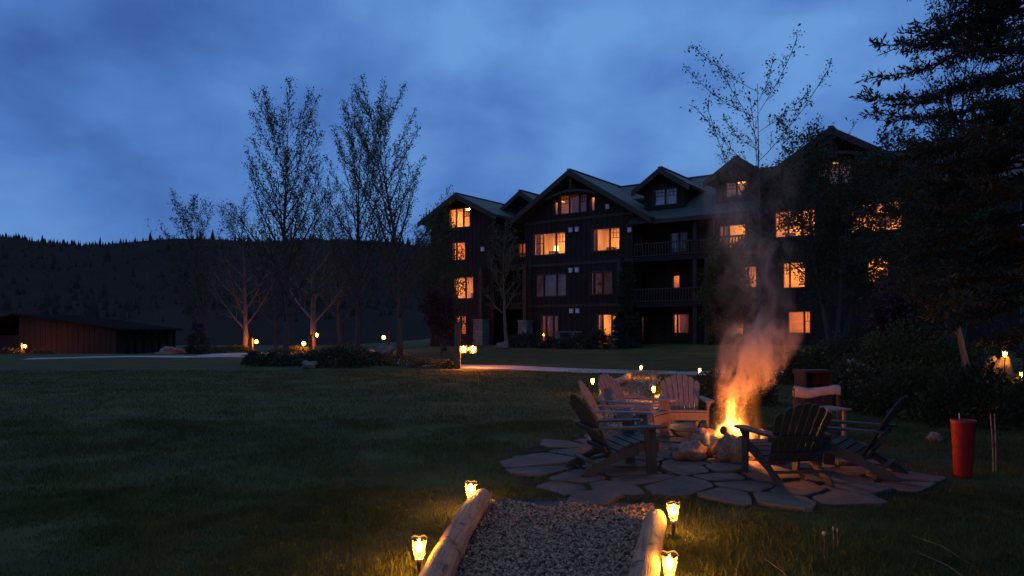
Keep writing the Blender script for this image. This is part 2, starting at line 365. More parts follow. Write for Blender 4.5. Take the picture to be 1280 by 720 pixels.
def window(x0, x1, z0, z1, y=0.0, divs=(), lit=None, roomdepth=2.8, muntin=(), curtain=None, side=False, rm='room', dark_glass=False, arch=False, picture=False, margin=0.55):
    """window in a wall opening; divs: mullion places as fractions; muntin: indices of leaves with a grid in the upper half"""
    w = x1-x0; h = z1-z0; mb = MB(); t = 0.055
    mb.box(-w/2-t, -w/2+t*0.6, -0.05, 0.12, -t, h+t); mb.box(w/2-t*0.6, w/2+t, -0.05, 0.12, -t, h+t)
    mb.box(-w/2+t*0.6, w/2-t*0.6, -0.05, 0.12, -t, t*0.6); mb.box(-w/2+t*0.6, w/2-t*0.6, -0.05, 0.12, h-t*0.6, h+t)
    ed = [-w/2+t*0.6]
    for d in divs:
        x = -w/2+w*d; mb.box(x-0.045, x+0.045, -0.03, 0.10, t*0.6, h-t*0.6); ed += [x-0.045, x+0.045]
    ed.append(w/2-t*0.6)
    if arch:
        r = w/2-t*0.6; zc = h-t*0.6-r*0.7
        for sg in (-1, 1):
            arc = [(sg*r*math.cos(a), 0.0, zc+r*0.7*math.sin(a)) for a in np.linspace(0, math.pi/2, 6)]
            mb.prism([Vector((sg*r, -0.02, h-t*0.6))] + [Vector((p[0], -0.02, p[2])) for p in arc][::-1], (0, 0.1, 0))
    loc = (y, (x0+x1)/2, z0) if side else ((x0+x1)/2, y, z0)
    o = mb.build('window', M['trim'], lodge, loc=loc, rotz=R(90) if side else 0)
    for i in range(0, len(ed), 2):
        a, b = ed[i], ed[i+1]
        MB().box(a, b, 0.05, 0.062, t*0.6, h-t*0.6).build('pane', M['glass'], o)
        if i//2 in muntin:
            zz = h*0.55
            MB().box(a, b, 0.03, 0.048, zz-0.02, zz+0.02).build('muntin', M['trim'], o)
            for q in ((0.33, 0.67) if b-a > 0.45 else (0.5,)):
                x = a+(b-a)*q; MB().box(x-0.016, x+0.016, 0.03, 0.048, zz+0.02, h-t*0.6).build('muntin', M['trim'], o)
            if b-a > 0.45:
                z = (zz+h)/2; MB().box(a, b, 0.026, 0.029, z-0.016, z+0.016).build('muntin', M['trim'], o)
    fl = max([f for f in FL if f < z0+0.05]); fz = fl-z0+0.01; cz = min(fz+2.5, h+0.12 if fl > 9 else 99); rx0 = -w/2-margin; rx1 = w/2+margin; d = roomdepth
    if lit:
        b = MB(); yy0 = 0.255
        b.add([(rx0, yy0, fz), (rx1, yy0, fz), (rx1, d, fz), (rx0, d, fz), (rx0, yy0, cz), (rx1, yy0, cz), (rx1, d, cz), (rx0, d, cz)],
              [(0, 1, 2, 3), (4, 7, 6, 5), (3, 2, 6, 7), (0, 3, 7, 4), (1, 5, 6, 2)])
        b.build('room', M[rm], o)
        MB().box(-0.22, 0.22, yy0+(d-yy0)*0.35, yy0+(d-yy0)*0.35+0.44 if d > 1 else d-0.02, cz-0.06, cz-0.02).build('ceiling_light', ceilmat(lit), o)
        if picture:
            MB().box(-0.25, 0.35, d-0.05, d-0.01, h*0.35, h*0.8).build('picture', M['picture'], o)
            MB().box(-w/2, -w/2+0.5, d-0.7, d-0.1, fz, h*0.32).build('furniture', M['picture'], o)
    for (ca, cb) in (curtain or []):
        a = -w/2+w*ca; bb = -w/2+w*cb; c = MB(); n = max(6, int((bb-a)/0.03)); top = h+0.05; bot = -0.1
        for i in range(n+1):
            x = a+(bb-a)*i/n; yv = 0.30+0.03*math.sin(i*1.3)
            c.v += [(x, yv, bot), (x, yv, top), (x, yv+0.012, bot), (x, yv+0.012, top)]
        for i in range(n):
            p = 4*i; c.f += [(p, p+4, p+5, p+1), (p+2, p+3, p+7, p+6)]
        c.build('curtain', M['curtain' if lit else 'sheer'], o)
    return o

# openings: (s0, s1, z0, z1, options)
cen = [(-4.64, -1.85, 6.99, 8.57, dict(divs=(0.31, 0.71), lit=62, muntin=(0, 2), picture=True, curtain=[(0, 0.17)])),
       (0.33, 2.52, 6.99, 8.55, dict(divs=(0.16, 0.64), lit=52, muntin=(2,), curtain=[(-0.05, 0.15)], picture=True)),
       (-4.57, -1.78, 3.92, 5.53, dict(divs=(0.3, 0.7), lit=0.7, rm='room2', curtain=[(0.3, 0.68)])),
       (0.20, 1.95, 3.95, 5.52, dict(divs=(0.16, 0.55), lit=1.3, rm='room2', curtain=[(0.6, 1.0), (0.1, 0.16)])),
       (-3.95, -2.45, 0.5, 2.5, dict(divs=(0.28, 0.7), lit=0.5, rm='room2', curtain=[(0.3, 0.7)])),
       (0.75, 2.22, 0.4, 2.55, dict(divs=(0.28, 0.78), lit=58, muntin=(2,), curtain=[(0.0, 0.26)], picture=True)),
       (-2.35, -0.08, 9.85, 11.22, dict(divs=(0.36, 0.73), lit=3.0, muntin=(0, 2), rm='room', curtain=[(0.36, 1.0)], margin=0.1, roomdepth=1.6)),
       (-2.85, -2.47, 9.86, 10.8, dict(lit=1.6, arch=True, roomdepth=0.8, margin=0.02)),
       (0.2, 0.58, 9.86, 10.85, dict(lit=1.6, arch=True, roomdepth=0.8, margin=0.02))]
wing = [(-12.88, -10.71, 9.68, 11.22, dict(divs=(0.33, 0.68), lit=46, muntin=(2,), margin=0.2)),
        (-12.54, -11.2, 7.05, 8.5, dict(divs=(0.3,), lit=34, rm='room2')),
        (-12.37, -10.38, 3.95, 5.68, dict(divs=(0.6,), lit=46, muntin=(0,), picture=True)),
        (-12.28, -11.12, 1.1, 2.57, dict(divs=(0.5,), lit=14, rm='room2', muntin=(0, 1)))]
sec = [(9.5, 11.15, 6.6, 8.05, dict(divs=(0.16, 0.34), lit=52, muntin=(1,), picture=True)),
       (9.75, 11.8, 4.1, 5.4, dict(divs=(0.22, 0.74), lit=36, muntin=(2,), rm='room2')),
       (10.3, 11.0, 1.2, 2.45, dict(lit=34, muntin=(0,), rm='room2'))]
rgt = [(12.99, 15.26, 7.02, 8.56, dict(divs=(0.33, 0.68), lit=56, muntin=(0, 1, 2), picture=True)),
       (17.2, 19.74, 6.99, 8.56, dict(divs=(0.33, 0.68), lit=58, muntin=(0, 2), picture=True)),
       (13.45, 14.72, 3.98, 5.5, dict(divs=(0.3,), lit=52, muntin=(0,))),
       (18.05, 19.1, 4.1, 5.52, dict(lit=56, arch=True)),
       (13.75, 15.0, 1.3, 2.58, dict(divs=(0.72,), lit=34, rm='room2', muntin=(1,))),
       (15.3, 17.2, 9.85, 11.2, dict(divs=(0.36, 0.66), lit=0.5, muntin=(0, 2), margin=0.1, roomdepth=1.4))]
rec = [(5.35, 6.62, 6.75, 8.14, dict(divs=(0.5,), curtain=[(0.05, 0.95)])),
       (5.5, 6.05, 4.3, 5.2, dict(divs=(), lit=14, rm='room2', roomdepth=1.2)),
       (5.58, 6.7, 1.25, 2.55, dict(divs=(0.25,), lit=26, rm='room2', curtain=[(0.28, 0.95)])),
       (8.3, 9.0, 3.4, 5.5, dict(lit=3.0, rm='room2', roomdepth=1.4, margin=0.1))]
lrec = [(-8.2, -6.75, 7.3, 8.4, dict(divs=(0.3, 0.66), lit=5, rm='room2', muntin=(0, 2), roomdepth=1.6, margin=0.1))]

SL = 0.62
def gab(peak, zp, sl=SL, inset=0.18):
    return (lambda wl, wr: ((lambda z: max(wl, peak-(zp-inset-z)/sl)), (lambda z: min(wr, peak+(zp-inset-z)/sl))))
bat = MB()
def front(ops, y, left, right, z0, z1, cuts=(), bt=True):
    holes = [o[:4] for o in ops]
    wallmesh(MB(), y, 0.25, left, right, z0, z1, holes, cuts=cuts).build('wall', M['siding'], lodge)
    if bt: battens(bat, y, left, right, z0+0.02, z1, holes)
    for o in ops: window(*o[:4], y=y, **o[4])
cL, cR = gab(-0.95, 12.78)(-5.4, 3.5)
front(cen, 0.0, cL, cR, 0.2, 12.55, cuts=(9.3, 9.8))
wL, wR = gab(-11.6, 12.3, 0.5)(-14.9, -8.4)
front(wing, 0.0, wL, wR, 0.0, 12.1, cuts=(10.4, 10.6))
rL, rR = gab(16.3, 12.95)(12.3, 20.6)
front(rgt, -0.15, rL, rR, 0.2, 12.72, cuts=(10.0, 10.2))
K = lambda v: (lambda z: v)
front(sec, 0.1, K(9.2), K(12.3), 0.2, 8.75)
front(rec, 2.0, K(3.5), K(9.2), 0.2, 9.6)
lL, lR = gab(-7.5, 12.55, 0.66)(-8.4, -5.4)
front(lrec, 3.0, lL, lR, 0.2, 12.3, cuts=(11.0,))
front([], 1.0, K(20.6), K(25.0), 0.2, 9.3)
# side and back walls; the bay's right side has two lit side windows
sw = [(0.55, 1.35, 6.9, 8.2, dict(divs=(0.45,), lit=40, roomdepth=0.75, margin=0.05)), (1.25, 1.65, 0.6, 2.5, dict(lit=22, muntin=(0,), roomdepth=0.6, margin=0.05))]
wallmesh(MB(), 3.5, 0.2, K(0.25), K(2.0), 0.2, 9.4, [o[:4] for o in sw], axis='y').build('wall', M['siding'], lodge)
for o in sw: window(*o[:4], y=3.5, side=True, **o[4])
for sx, y0, y1, z1 in ((-5.4, 0.25, 3.0, 9.6), (-8.4, 0.25, 3.0, 10.5), (9.2, 0.35, 2.0, 8.7), (20.6, 0.1, 1.0, 10.1), (25.0, 1.25, 12.0, 9.2), (12.3, -0.15, 0.1, 10.1)):
    f = 1 if sx in (-5.4, 9.2, 12.3) else -1
    MB().box(min(sx, sx+0.2*f), max(sx, sx+0.2*f), y0, y1, 0.1, z1).build('wall', M['siding'], lodge)
MB().box(-14.9, -14.65, 0.25, 12.0, -0.2, 10.5).build('wall', M['siding'], lodge)
MB().box(-14.9, 25.0, 12.0, 12.25, -0.2, 9.0).build('wall', M['siding'], lodge)
MB().box(-14.6, 24.7, 3.3, 11.9, 9.2, 9.3).build('attic_floor', M['siding'], lodge)
tag(bat.build('siding_batten', M['siding'], lodge), kind='stuff')
for (a, b) in ((-5.45, 3.55),):
    for z in (9.32, 6.12, 3.12):
        MB().box(a, b, -0.06, 0.0, z, z+0.2).build('belt_board', M['trim'], lodge)

def slab(mb, a, b, c, d, th):
    a, b, c, d = map(Vector, (a, b, c, d)); n = (b-a).cross(d-a).normalized()
    if n.z < 0: n = -n
    mb.prism([a, b, c, d], -n*th)
def gable_roof(peak, zp, sl, sL, sR, yf, yb, th=0.2, bracket=False):
    mb = MB()
    slab(mb, (peak, yf, zp), (peak, yb, zp), (sL, yb, zp-sl*(peak-sL)), (sL, yf, zp-sl*(peak-sL)), th)
    slab(mb, (peak, yf, zp), (sR, yf, zp-sl*(sR-peak)), (sR, yb, zp-sl*(sR-peak)), (peak, yb, zp), th)
    r = mb.build('roof', M['shingle'], lodge)
    for s in (sL, sR):       # rake boards under the roof edge
        zz = zp-sl*abs(peak-s); k = 0.19
        p = [Vector((peak, yf-0.04, zp-0.03)), Vector((s, yf-0.04, zz-0.03)), Vector((s, yf-0.04, zz-0.42)), Vector((peak, yf-0.04, zp-0.42))]
        MB().prism(p, (0, 0.10, 0)).build('rake_board', M['trim'], r)
    MB().bar((peak, yf+0.02, zp+0.01), (peak, yb, zp+0.01), 0.3, 0.06).build('ridge_cap', M['shingle'], r)
    if bracket:              # king post and collar brace in the gable peak
        yy = yf+0.25
        MB().box(peak-0.1, peak+0.1, yy, yy+0.2, zp-1.6, zp-0.25).build('king_post', M['trim'], r)
        for s in (-1, 1):
            pts = [(peak+s*q, yy+0.1, zp-1.45-0.45*(q/2.1)**2) for q in np.linspace(0.1, 2.1, 7)]
            mbb = MB()
            for a, b in zip(pts, pts[1:]): mbb.bar(a, b, 0.16, 0.18)
            mbb.build('brace', M['trim'], r)
    return r
gable_roof(-0.95, 12.78, SL, -6.0, 5.3, -1.1, 7.0, bracket=True)
gable_roof(-11.6, 12.3, 0.5, -15.6, -7.5, -0.9, 12.6)
gable_roof(16.3, 12.95, SL, 11.3, 21.6, -1.2, 8.0, bracket=True)
gable_roof(-7.5, 12.55, 0.66, -10.2, -5.0, 2.2, 8.0)
mb = MB(); e0 = 8.75
zr_ = lambda y: e0+(12.6-e0)*(y+0.5)/6.5
for a0, a1, ye in ((-9.0, 3.4, 3.3), (3.4, 12.25, -0.5), (12.25, 20.7, 0.2), (20.7, 25.8, 0.2)):
    slab(mb, (a0, 6.0, 12.6), (a1, 6.0, 12.6), (a1, ye, zr_(ye)), (a0, ye, zr_(ye)), 0.2)
slab(mb, (-9.0, 6.0, 12.6), (-9.0, 12.9, 8.5), (25.8, 12.9, 8.5), (25.8, 6.0, 12.6), 0.2)
main_roof = mb.build('roof', M['shingle'], lodge)
MB().box(5.0, 11.5, -0.62, -0.50, e0-0.28, e0+0.0).build('fascia', M['trim'], main_roof)
MB().bar((-8, 6, 12.62), (25.8, 6, 12.62), 0.3, 0.06).build('ridge_cap', M['shingle'], main_roof)
MB().bar((3.2, 1.2, 10.0), (4.4, -0.3, 8.98), 0.12, 0.05).build('valley_flashing', M['steel'], main_roof)
# dormers
for pk, op in ((5.35, (4.62, 6.30, 9.9, 11.0, dict(divs=(0.5,), muntin=(0, 1), curtain=[(0.02, 0.98)]))),
               (10.4, (9.6, 11.0, 9.95, 10.9, dict(divs=(0.5,), lit=0.9, roomdepth=1.2, muntin=(0,), margin=0.05)))):
    dl, dr = gab(pk, 12.35, 0.66, 0.15)(pk-1.45, pk+1.45)
    front([op], 0.9, dl, dr, 9.3, 12.15, cuts=(11.25,), bt=False)
    for s in (-1, 1): MB().box(pk+s*1.45-(0.2 if s > 0 else 0), pk+s*1.45+(0.2 if s < 0 else 0), 1.15, 4.0, 9.3, 11.25).build('wall', M['siding'], lodge)
    gable_roof(pk, 12.35, 0.66, pk-2.05, pk+2.05, 0.2, 6.0, th=0.16)
# balconies
bal_me = MB().box(-0.03, 0.03, -0.03, 0.03, 0, 0.84).build('baluster', M['trim'], lodge); first = [bal_me]
def balcony(s0, s1, y0, y1, z, slabm='siding'):
    b = MB().box(s0, s1, y0, y1, z-0.3, z).build('balcony', M[slabm], lodge)
    MB().box(s0, s1, y0-0.03, y0+0.09, z+0.86, z+0.95).build('handrail', M['trim'], b)
    MB().box(s0, s1, y0, y0+0.06, z+0.06, z+0.13).build('bottom_rail', M['trim'], b)
    n = int((s1-s0)/0.2)
    for i in range(n+1):
        if first: o = first.pop()
        else: o = bpy.data.objects.new('baluster', bal_me.data); COL.objects.link(o)
        o.parent = b; o.location = (s0+0.05+(s1-s0-0.1)*i/n, y0+0.03, z+0.13); o.scale = (1, 1, 0.87)
balcony(3.6, 9.15, -0.05, 1.98, 6.35); balcony(3.6, 9.15, -0.05, 1.98, 3.3)
balcony(9.2, 11.9, -1.0, 0.09, 6.3)
balcony(-8.35, -5.45, 0.6, 2.98, 3.35); balcony(-8.35, -5.45, 0.6, 2.98, 6.35)
for s, y in ((7.86, 0.15), (9.05, -0.9)):
    MB().box(s-0.13, s+0.13, y-0.13, y+0.13, 0.3, 8.8 if s < 8.5 else 6.0).build('balcony_post', M['trim'], lodge)
# stone piers built of single blocks, each with a timber post above
def pier(s, y, w, h, z0=0.1):
    p = MB().box(s-w/2+0.04, s+w/2-0.04, y-w/2+0.04, y+w/2-0.04, z0, z0+h-0.02).build('stone_pier', M['grit'], lodge)
    z = z0; r = 0
    while z < z0+h-0.05:
        hh = min(random.uniform(0.2, 0.34), z0+h-z); cut = random.uniform(0.35, 0.65)
        for a, b in ((0, cut), (cut, 1)):
            for yy0, yy1 in ((y-w/2-random.uniform(0, 0.03), y), (y, y+w/2+0.01)):
                MB().box(s-w/2+w*a+0.012, s-w/2+w*b-0.012, yy0+(0.01 if yy0 == y else 0), yy1, z+0.008, z+hh-0.012).build('stone', M['stonework'], p)
        z += hh; r += 1
    MB().box(s-w/2-0.05, s+w/2+0.05, y-w/2-0.05, y+w/2+0.05, z0+h, z0+h+0.08).build('capstone', M['stonework'], p)
    MB().box(s-0.15, s+0.15, y-0.15, y+0.15, z0+h+0.08, 6.3).build('timber_post', M['trim'], p)
pier(-5.0, -0.55, 0.8, 2.0); pier(-9.2, -0.5, 0.9, 2.1); pier(2.85, -0.6, 0.75, 1.95)
# white box fixtures in pairs on the gable wall
for s, z in ((-1.38, 8.62), (-0.85, 8.62), (-1.38, 5.72), (-0.85, 5.72), (-1.32, 2.8), (-0.8, 2.8), (1.62, 10.0), (3.3, 8.25), (-9.4, 7.75), (-9.0, 2.1)):
    o = MB().box(s-0.13, s+0.13, -0.16, -0.002, z-0.13, z+0.16).build('vent_hood', M['whitebox'], lodge)
    MB().box(s-0.15, s+0.15, -0.2, -0.002, z+0.16, z+0.19).build('hood_cap', M['whitebox'], o)
# ground floor terraces
MB().box(3.9, 9.6, -0.9, 2.0, 0.1, 0.36).build('terrace_slab', M['concrete'], lodge)
MB().box(-4.6, 2.4, -2.4, 0.0, 0.1, 0.36).build('terrace_slab', M['concrete'], lodge)

# table lamps glowing behind the glass
def table_lamp(s, y, z, label, r=0.14):
    p = lodge.matrix_basis @ Vector((s, y, z)); p = Matrix.Translation(lodge.location) @ Matrix.Rotation(-TH, 4, 'Z') @ Vector((s, y, z))
    t = empty('table_lamp', p)
    MB().lathe([(0.09, 0), (0.09, 0.02), (0.03, 0.04), (0.05, 0.15), (0.02, 0.3)], 10).build('lamp_base', M['picture'], t)
    MB().lathe([(r, 0.27), (r*0.75, 0.27+r*1.7)], 12).build('lamp_shade', M['shade'], t)
    MB().ball((0, 0, 0.37), 0.05, 8, 6).build('bulb', M['globe'], t)
    MB().box(-0.3, 0.3, -0.25, 0.25, -0.72, 0).build('stand', M['picture'], t)
    return tag(t, label, 'lamp', 'lamps behind the lodge windows')
table_lamp(-3.1, 0.72, 7.07, 'glowing table lamp behind the three-part window left of the gable centre', 0.2)
table_lamp(1.62, 0.7, 1.08, 'low glowing lamp behind the lit terrace door of the gable')
table_lamp(-3.55, 0.75, 1.08, 'small lamp in the dim ground floor window left of the terrace table')

# low stone wall and terrace table before the gable
def lw(s, y, z=0.0): return Matrix.Translation(lodge.location) @ Matrix.Rotation(-TH, 4, 'Z') @ Vector((s, y, z))
t = empty('stone_retaining_wall', lw(-1.6, -2.9, 0.1), -TH)
for r in range(3):
    x = -3.4 + random.uniform(0, 0.2)
    while x < 3.4:
        w = random.uniform(0.4, 0.8); MB().box(x, x+w-0.02, -0.25+random.uniform(0, 0.05), 0.3, r*0.19, r*0.19+0.175).build('stone', M['stonework'], t); x += w
tag(t, 'low dry stone wall along the terrace under the main gable', 'wall')
t = empty('terrace_table', lw(-0.2, -2.55, 0.68), -TH)
MB().box(-1.0, 1.0, -0.3, 0.3, 0.62, 0.70).build('table_top', M['stonework'], t)
for s in (-0.6, 0.6): MB().box(s-0.16, s+0.16, -0.22, 0.22, 0.0, 0.615).build('leg', M['stonework'], t)
tag(t, 'pale stone table standing on the terrace wall below the gable', 'table')

# ------------------------------------------------------------------ barn at the left edge of the lawn
bn = empty('barn', (0, 0, 0)); zb = -0.65
a = at(24, 388, 60); b_ = at(146, 410, 60)
xl, xr = a.x, b_.x; zl, zr = 2.75, 1.62; yb2 = 70
MB().prism([Vector((xl, 60, zb)), Vector((xr, 60, zb)), Vector((xr, 60, zr-0.15)), Vector((xl, 60, zl-0.15))], (0, 0.2, 0)).build('gable_wall', M['barn'], bn)
n = int((xr-xl)/0.4)
for i in range(18):
    x = xl+(xr-xl)*i/18; x2 = xl+(xr-xl)*(i+1)/18-0.03; zt = zl-0.16+(zr-zl)*((x+x2)/2-xl)/(xr-xl)
    MB().box(x, x2, 59.95, 59.995, zb, zt).build('board', M['barn'], bn)
MB().box(xr-0.2, xr, 60.2, yb2, zb, zr-0.2).build('side_wall', M['barn'], bn)
for i in range(7):
    y = 60.8+i*1.4; MB().box(xr+0.3, xr+0.5, y, y+0.2, zb, zr-0.17).build('porch_post', M['barn_roof'], bn)
mb = MB(); slab(mb, (xl-0.3, 59.5, zl+0.06), (xl-0.3, yb2, zl+0.06), (xr+1.0, yb2, zr-0.12), (xr+1.0, 59.5, zr-0.12), 0.14)
slab(mb, (xl-0.3, 59.5, zl+0.06), (xl-7, 59.5, zl-2.0), (xl-7, yb2, zl-2.0), (xl-0.3, yb2, zl+0.06), 0.14); mb.build('roof', M['barn_roof'], bn)
MB().box(xl-6.5, xl-0.02, 60.5, yb2-1, zb, 1.0).build('lean_to', M['siding'], bn)
tag(bn, 'low brown barn with a sloping roof at the left edge of the lawn', 'barn')

# ------------------------------------------------------------------ trees
class Leaves:
    def __init__(s): s.p = []; s.d = []; s.z = []
    def add(s, p, d, z): s.p.append((p.x, p.y, p.z)); s.d.append((d.x, d.y, d.z)); s.z.append(z)
    def geo(s, per=1, spread=0.0, aspect=0.55):
        n = len(s.p)
        if not n: return np.zeros((0, 3)), np.zeros((0, 4), int)
        p = np.repeat(np.array(s.p), per, 0); d = np.repeat(np.array(s.d), per, 0); z = np.repeat(np.array(s.z), per)[:, None]; m = len(p)
        p = p + rng.normal(size=(m, 3))*spread*z; d = d + rng.normal(size=(m, 3))*0.8; d /= np.linalg.norm(d, axis=1)[:, None]
        x = np.cross(d, rng.normal(size=(m, 3))); x /= np.linalg.norm(x, axis=1)[:, None]+1e-9
        z = z*rng.uniform(0.6, 1.3, (m, 1))
        v = np.stack([p, p+d*z*0.5+x*z*aspect*0.5, p+d*z, p+d*z*0.5-x*z*aspect*0.5], 1).reshape(-1, 3)
        return v, np.arange(m*4).reshape(m, 4)
def grow(mbT, mbC, lv, p, d, length, rad, level, P):
    nseg = P['seg'][level]; pts = [p.copy()]; rs = [rad]; dd = d.copy(); sl = length/nseg
    for i in range(nseg):
        dd = (dd + Vector((random.gauss(0, 1), random.gauss(0, 1), random.gauss(0, 1)))*P['wob'][level] + Vector((0, 0, P['up'][level]))).normalized()
        pts.append(pts[-1]+dd*sl); rs.append(max(P.get('rmin', 0.006), rad*max(0.02, 1-(i+1)/nseg)**(1.15 if level == 0 else 0.9)))
    (mbT if level <= P.get('tl', 1) else mbC).tube(pts, rs, (8, 5, 3, 3, 3)[level], cap=level < 2)
    last = level >= P['levels']
    if level >= P['leaflevel'] and lv is not None:
        k = P['leaves']; 
        for i in range(k):
            t = (i+random.random())/k; t = 0.15+0.85*t; q = t*nseg; j = min(int(q), nseg-1); pp = pts[j].lerp(pts[j+1], q-j)
            lv.add(pp, (pts[j+1]-pts[j]).normalized(), P['lsize']*random.uniform(0.6, 1.3))
    if last: return
    n = P['n'][level]; t0 = P['t0'][level]; az = random.random()*6.28
    for i in range(n):
        t = t0+(1-t0)*(i+random.random()*0.8)/n; q = t*nseg; j = min(int(q), nseg-1); pp = pts[j].lerp(pts[j+1], q-j); base = (pts[j+1]-pts[j]).normalized()
        az += 2.4+random.uniform(-0.4, 0.4); ang = R(P['ang'][level]+random.uniform(-8, 8))
        o = base.orthogonal().normalized(); o = Matrix.Rotation(az, 3, base) @ o
        nd = (base*math.cos(ang)+o*math.sin(ang)).normalized()
        shape = P['shape'](t) if level == 0 else 1-0.55*t
        rr = rs[j]*(1-(q-j))+rs[j+1]*(q-j)
        grow(mbT, mbC, lv, pp, nd, length*P['len'][level]*shape*random.uniform(0.8, 1.15), min(rr*0.62, rad*P['rr'][level]), level+1, P)
def tree(name, loc, P, h, rad, label, bark, leafm, cat='tree', group=None, stems=1, lean=(0, 0), per=2, spread=1.0, aspect=0.55, seed=0, stemspread=0.25):
    random.seed(seed*31+5)
    t = empty(name, loc); T = MB(); Cn = MB(); lv = Leaves()
    for k in range(stems):
        a = 2*math.pi*k/stems+seed; d = Vector((lean[0], lean[1], 1))
        if stems > 1: d += Vector((math.cos(a), math.sin(a), 0))*stemspread
        grow(T, Cn, lv, Vector((0.06*math.cos(a)*(stems > 1), 0.06*math.sin(a)*(stems > 1), -0.1)), d.normalized(), h*(1 if k == 0 else random.uniform(0.75, 0.98)), rad, 0, P)
    T.build('trunk', bark, t, smooth=True)
    # twigs and leaves make up the crown
    lvv, lf = lv.geo(per, spread, aspect)
    cm = bpy.data.meshes.new('crown'); n0 = len(Cn.v)
    cm.from_pydata(Cn.v + lvv.tolist(), [], Cn.f + (lf+n0).tolist())
    cm.materials.append(bark); cm.materials.append(leafm)
    mi = np.zeros(len(cm.polygons), np.int32); mi[len(Cn.f):] = 1; cm.polygons.foreach_set('material_index', mi)
    link('crown', cm, None, t)
    tag(t, label, cat, group); return t
vase = lambda t: (1.0-0.55*t) if t > 0.12 else 0.85
PB = dict(levels=3, seg=(14, 9, 4, 2), wob=(0.03, 0.03, 0.06, 0.09), up=(0.02, 0.085, 0.09, 0.05), n=(38, 19, 2), t0=(0.17, 0.14, 0.3), ang=(44, 33, 36), len=(0.50, 0.19, 0.42), rr=(0.34, 0.36, 0.5), shape=vase, leaflevel=2, leaves=3, lsize=0.085, rmin=0.0105)
def onground(px, Y, dz=0): 
    x = (px-640)/F*Y; return (x, Y, gz(x, Y)+dz)
tree('budding_tree', onground(358, 32), PB, 10.6, 0.17, 'tall bare tree with fresh buds standing in the planted bed, leftmost of the tall ones', M['bark'], M['bud'], seed=1)
PB2 = dict(PB, n=(36, 18, 2), ang=(38, 32, 34), len=(0.46, 0.18, 0.40))
tree('budding_tree', onground(446, 40), PB2, 12.4, 0.17, 'tall slim budding tree in the middle of the three tall trees', M['bark'], M['bud'], seed=2)
tree('budding_tree', onground(500, 36.5), dict(PB2, n=(42, 20, 2), ang=(44, 32, 34), len=(0.49, 0.18, 0.40)), 12.2, 0.18, 'tallest budding tree at the right end of the bed, beside the lodge', M['bark'], M['bud'], seed=3)
PS = dict(PB, leaflevel=2, n=(20, 11, 5), t0=(0.18, 0.15, 0.15), ang=(52, 36, 36), len=(0.56, 0.34, 0.42), leaves=2, lsize=0.10, rmin=0.007)
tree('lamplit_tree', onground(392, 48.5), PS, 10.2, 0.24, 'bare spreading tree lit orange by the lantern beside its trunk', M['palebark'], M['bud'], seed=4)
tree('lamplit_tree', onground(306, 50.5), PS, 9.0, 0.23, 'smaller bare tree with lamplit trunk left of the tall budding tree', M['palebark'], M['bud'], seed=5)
tree('background_tree', onground(258, 60), dict(PB, ang=(46, 36, 36), n=(30, 12, 2), lsize=0.14, rmin=0.012), 11.6, 0.2, 'rounded budding tree rising above the hill line at left', M['bark'], M['bud'], seed=6)
tree('background_tree', onground(345, 62), PS, 9.5, 0.2, 'bare tree far behind the leftmost tall budding tree', M['bark'], M['bud'], seed=7)
tree('background_tree', onground(425, 58), PS, 10.5, 0.2, 'bare twiggy tree behind the slim middle tree', M['bark'], M['bud'], seed=8)
tree('background_tree', onground(540, 62), PS, 9.0, 0.2, 'bare tree beside the far left wing of the lodge', M['bark'], M['bud'], seed=19)
tree('sapling', onground(182, 78), dict(PB, n=(9, 4, 2), ang=(30, 30, 30)), 11.2, 0.12, 'thin sapling whose top shows against the sky left of the rounded tree', M['bark'], M['bud'], seed=9, group='thin saplings on the hill line')
tree('sapling', onground(193, 78), dict(PB, n=(9, 4, 2), ang=(30, 30, 30)), 11.8, 0.12, 'taller of the two thin saplings against the sky', M['bark'], M['bud'], seed=10, group='thin saplings on the hill line')
PG = dict(PB, leaflevel=2, n=(18, 8, 4), t0=(0.3, 0.15, 0.15), ang=(48, 40, 38), len=(0.46, 0.36, 0.42), leaves=2, lsize=0.10)
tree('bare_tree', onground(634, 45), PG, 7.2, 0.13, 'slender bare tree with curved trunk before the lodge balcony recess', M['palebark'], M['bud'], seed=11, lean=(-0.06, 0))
PLf = dict(PB, leaflevel=2, n=(18, 9, 4), t0=(0.2, 0.15, 0.15), ang=(50, 40, 40), len=(0.46, 0.36, 0.42), leaves=4, lsize=0.12)
tree('leafing_tree', onground(556, 44), PLf, 7.6, 0.13, 'green leafing tree screening the left wing windows', M['bark'], M['leaf'], seed=12, per=2)
PPu = dict(PLf, levels=2, n=(16, 9), leaves=12, lsize=0.14, t0=(0.2, 0.1), len=(0.6, 0.45))
tree('purple_tree', onground(552, 38), PPu, 2.9, 0.07, 'small purple-leaved tree behind the walkway lantern post', M['bark'], M['purpleleaf'], seed=13, per=3)
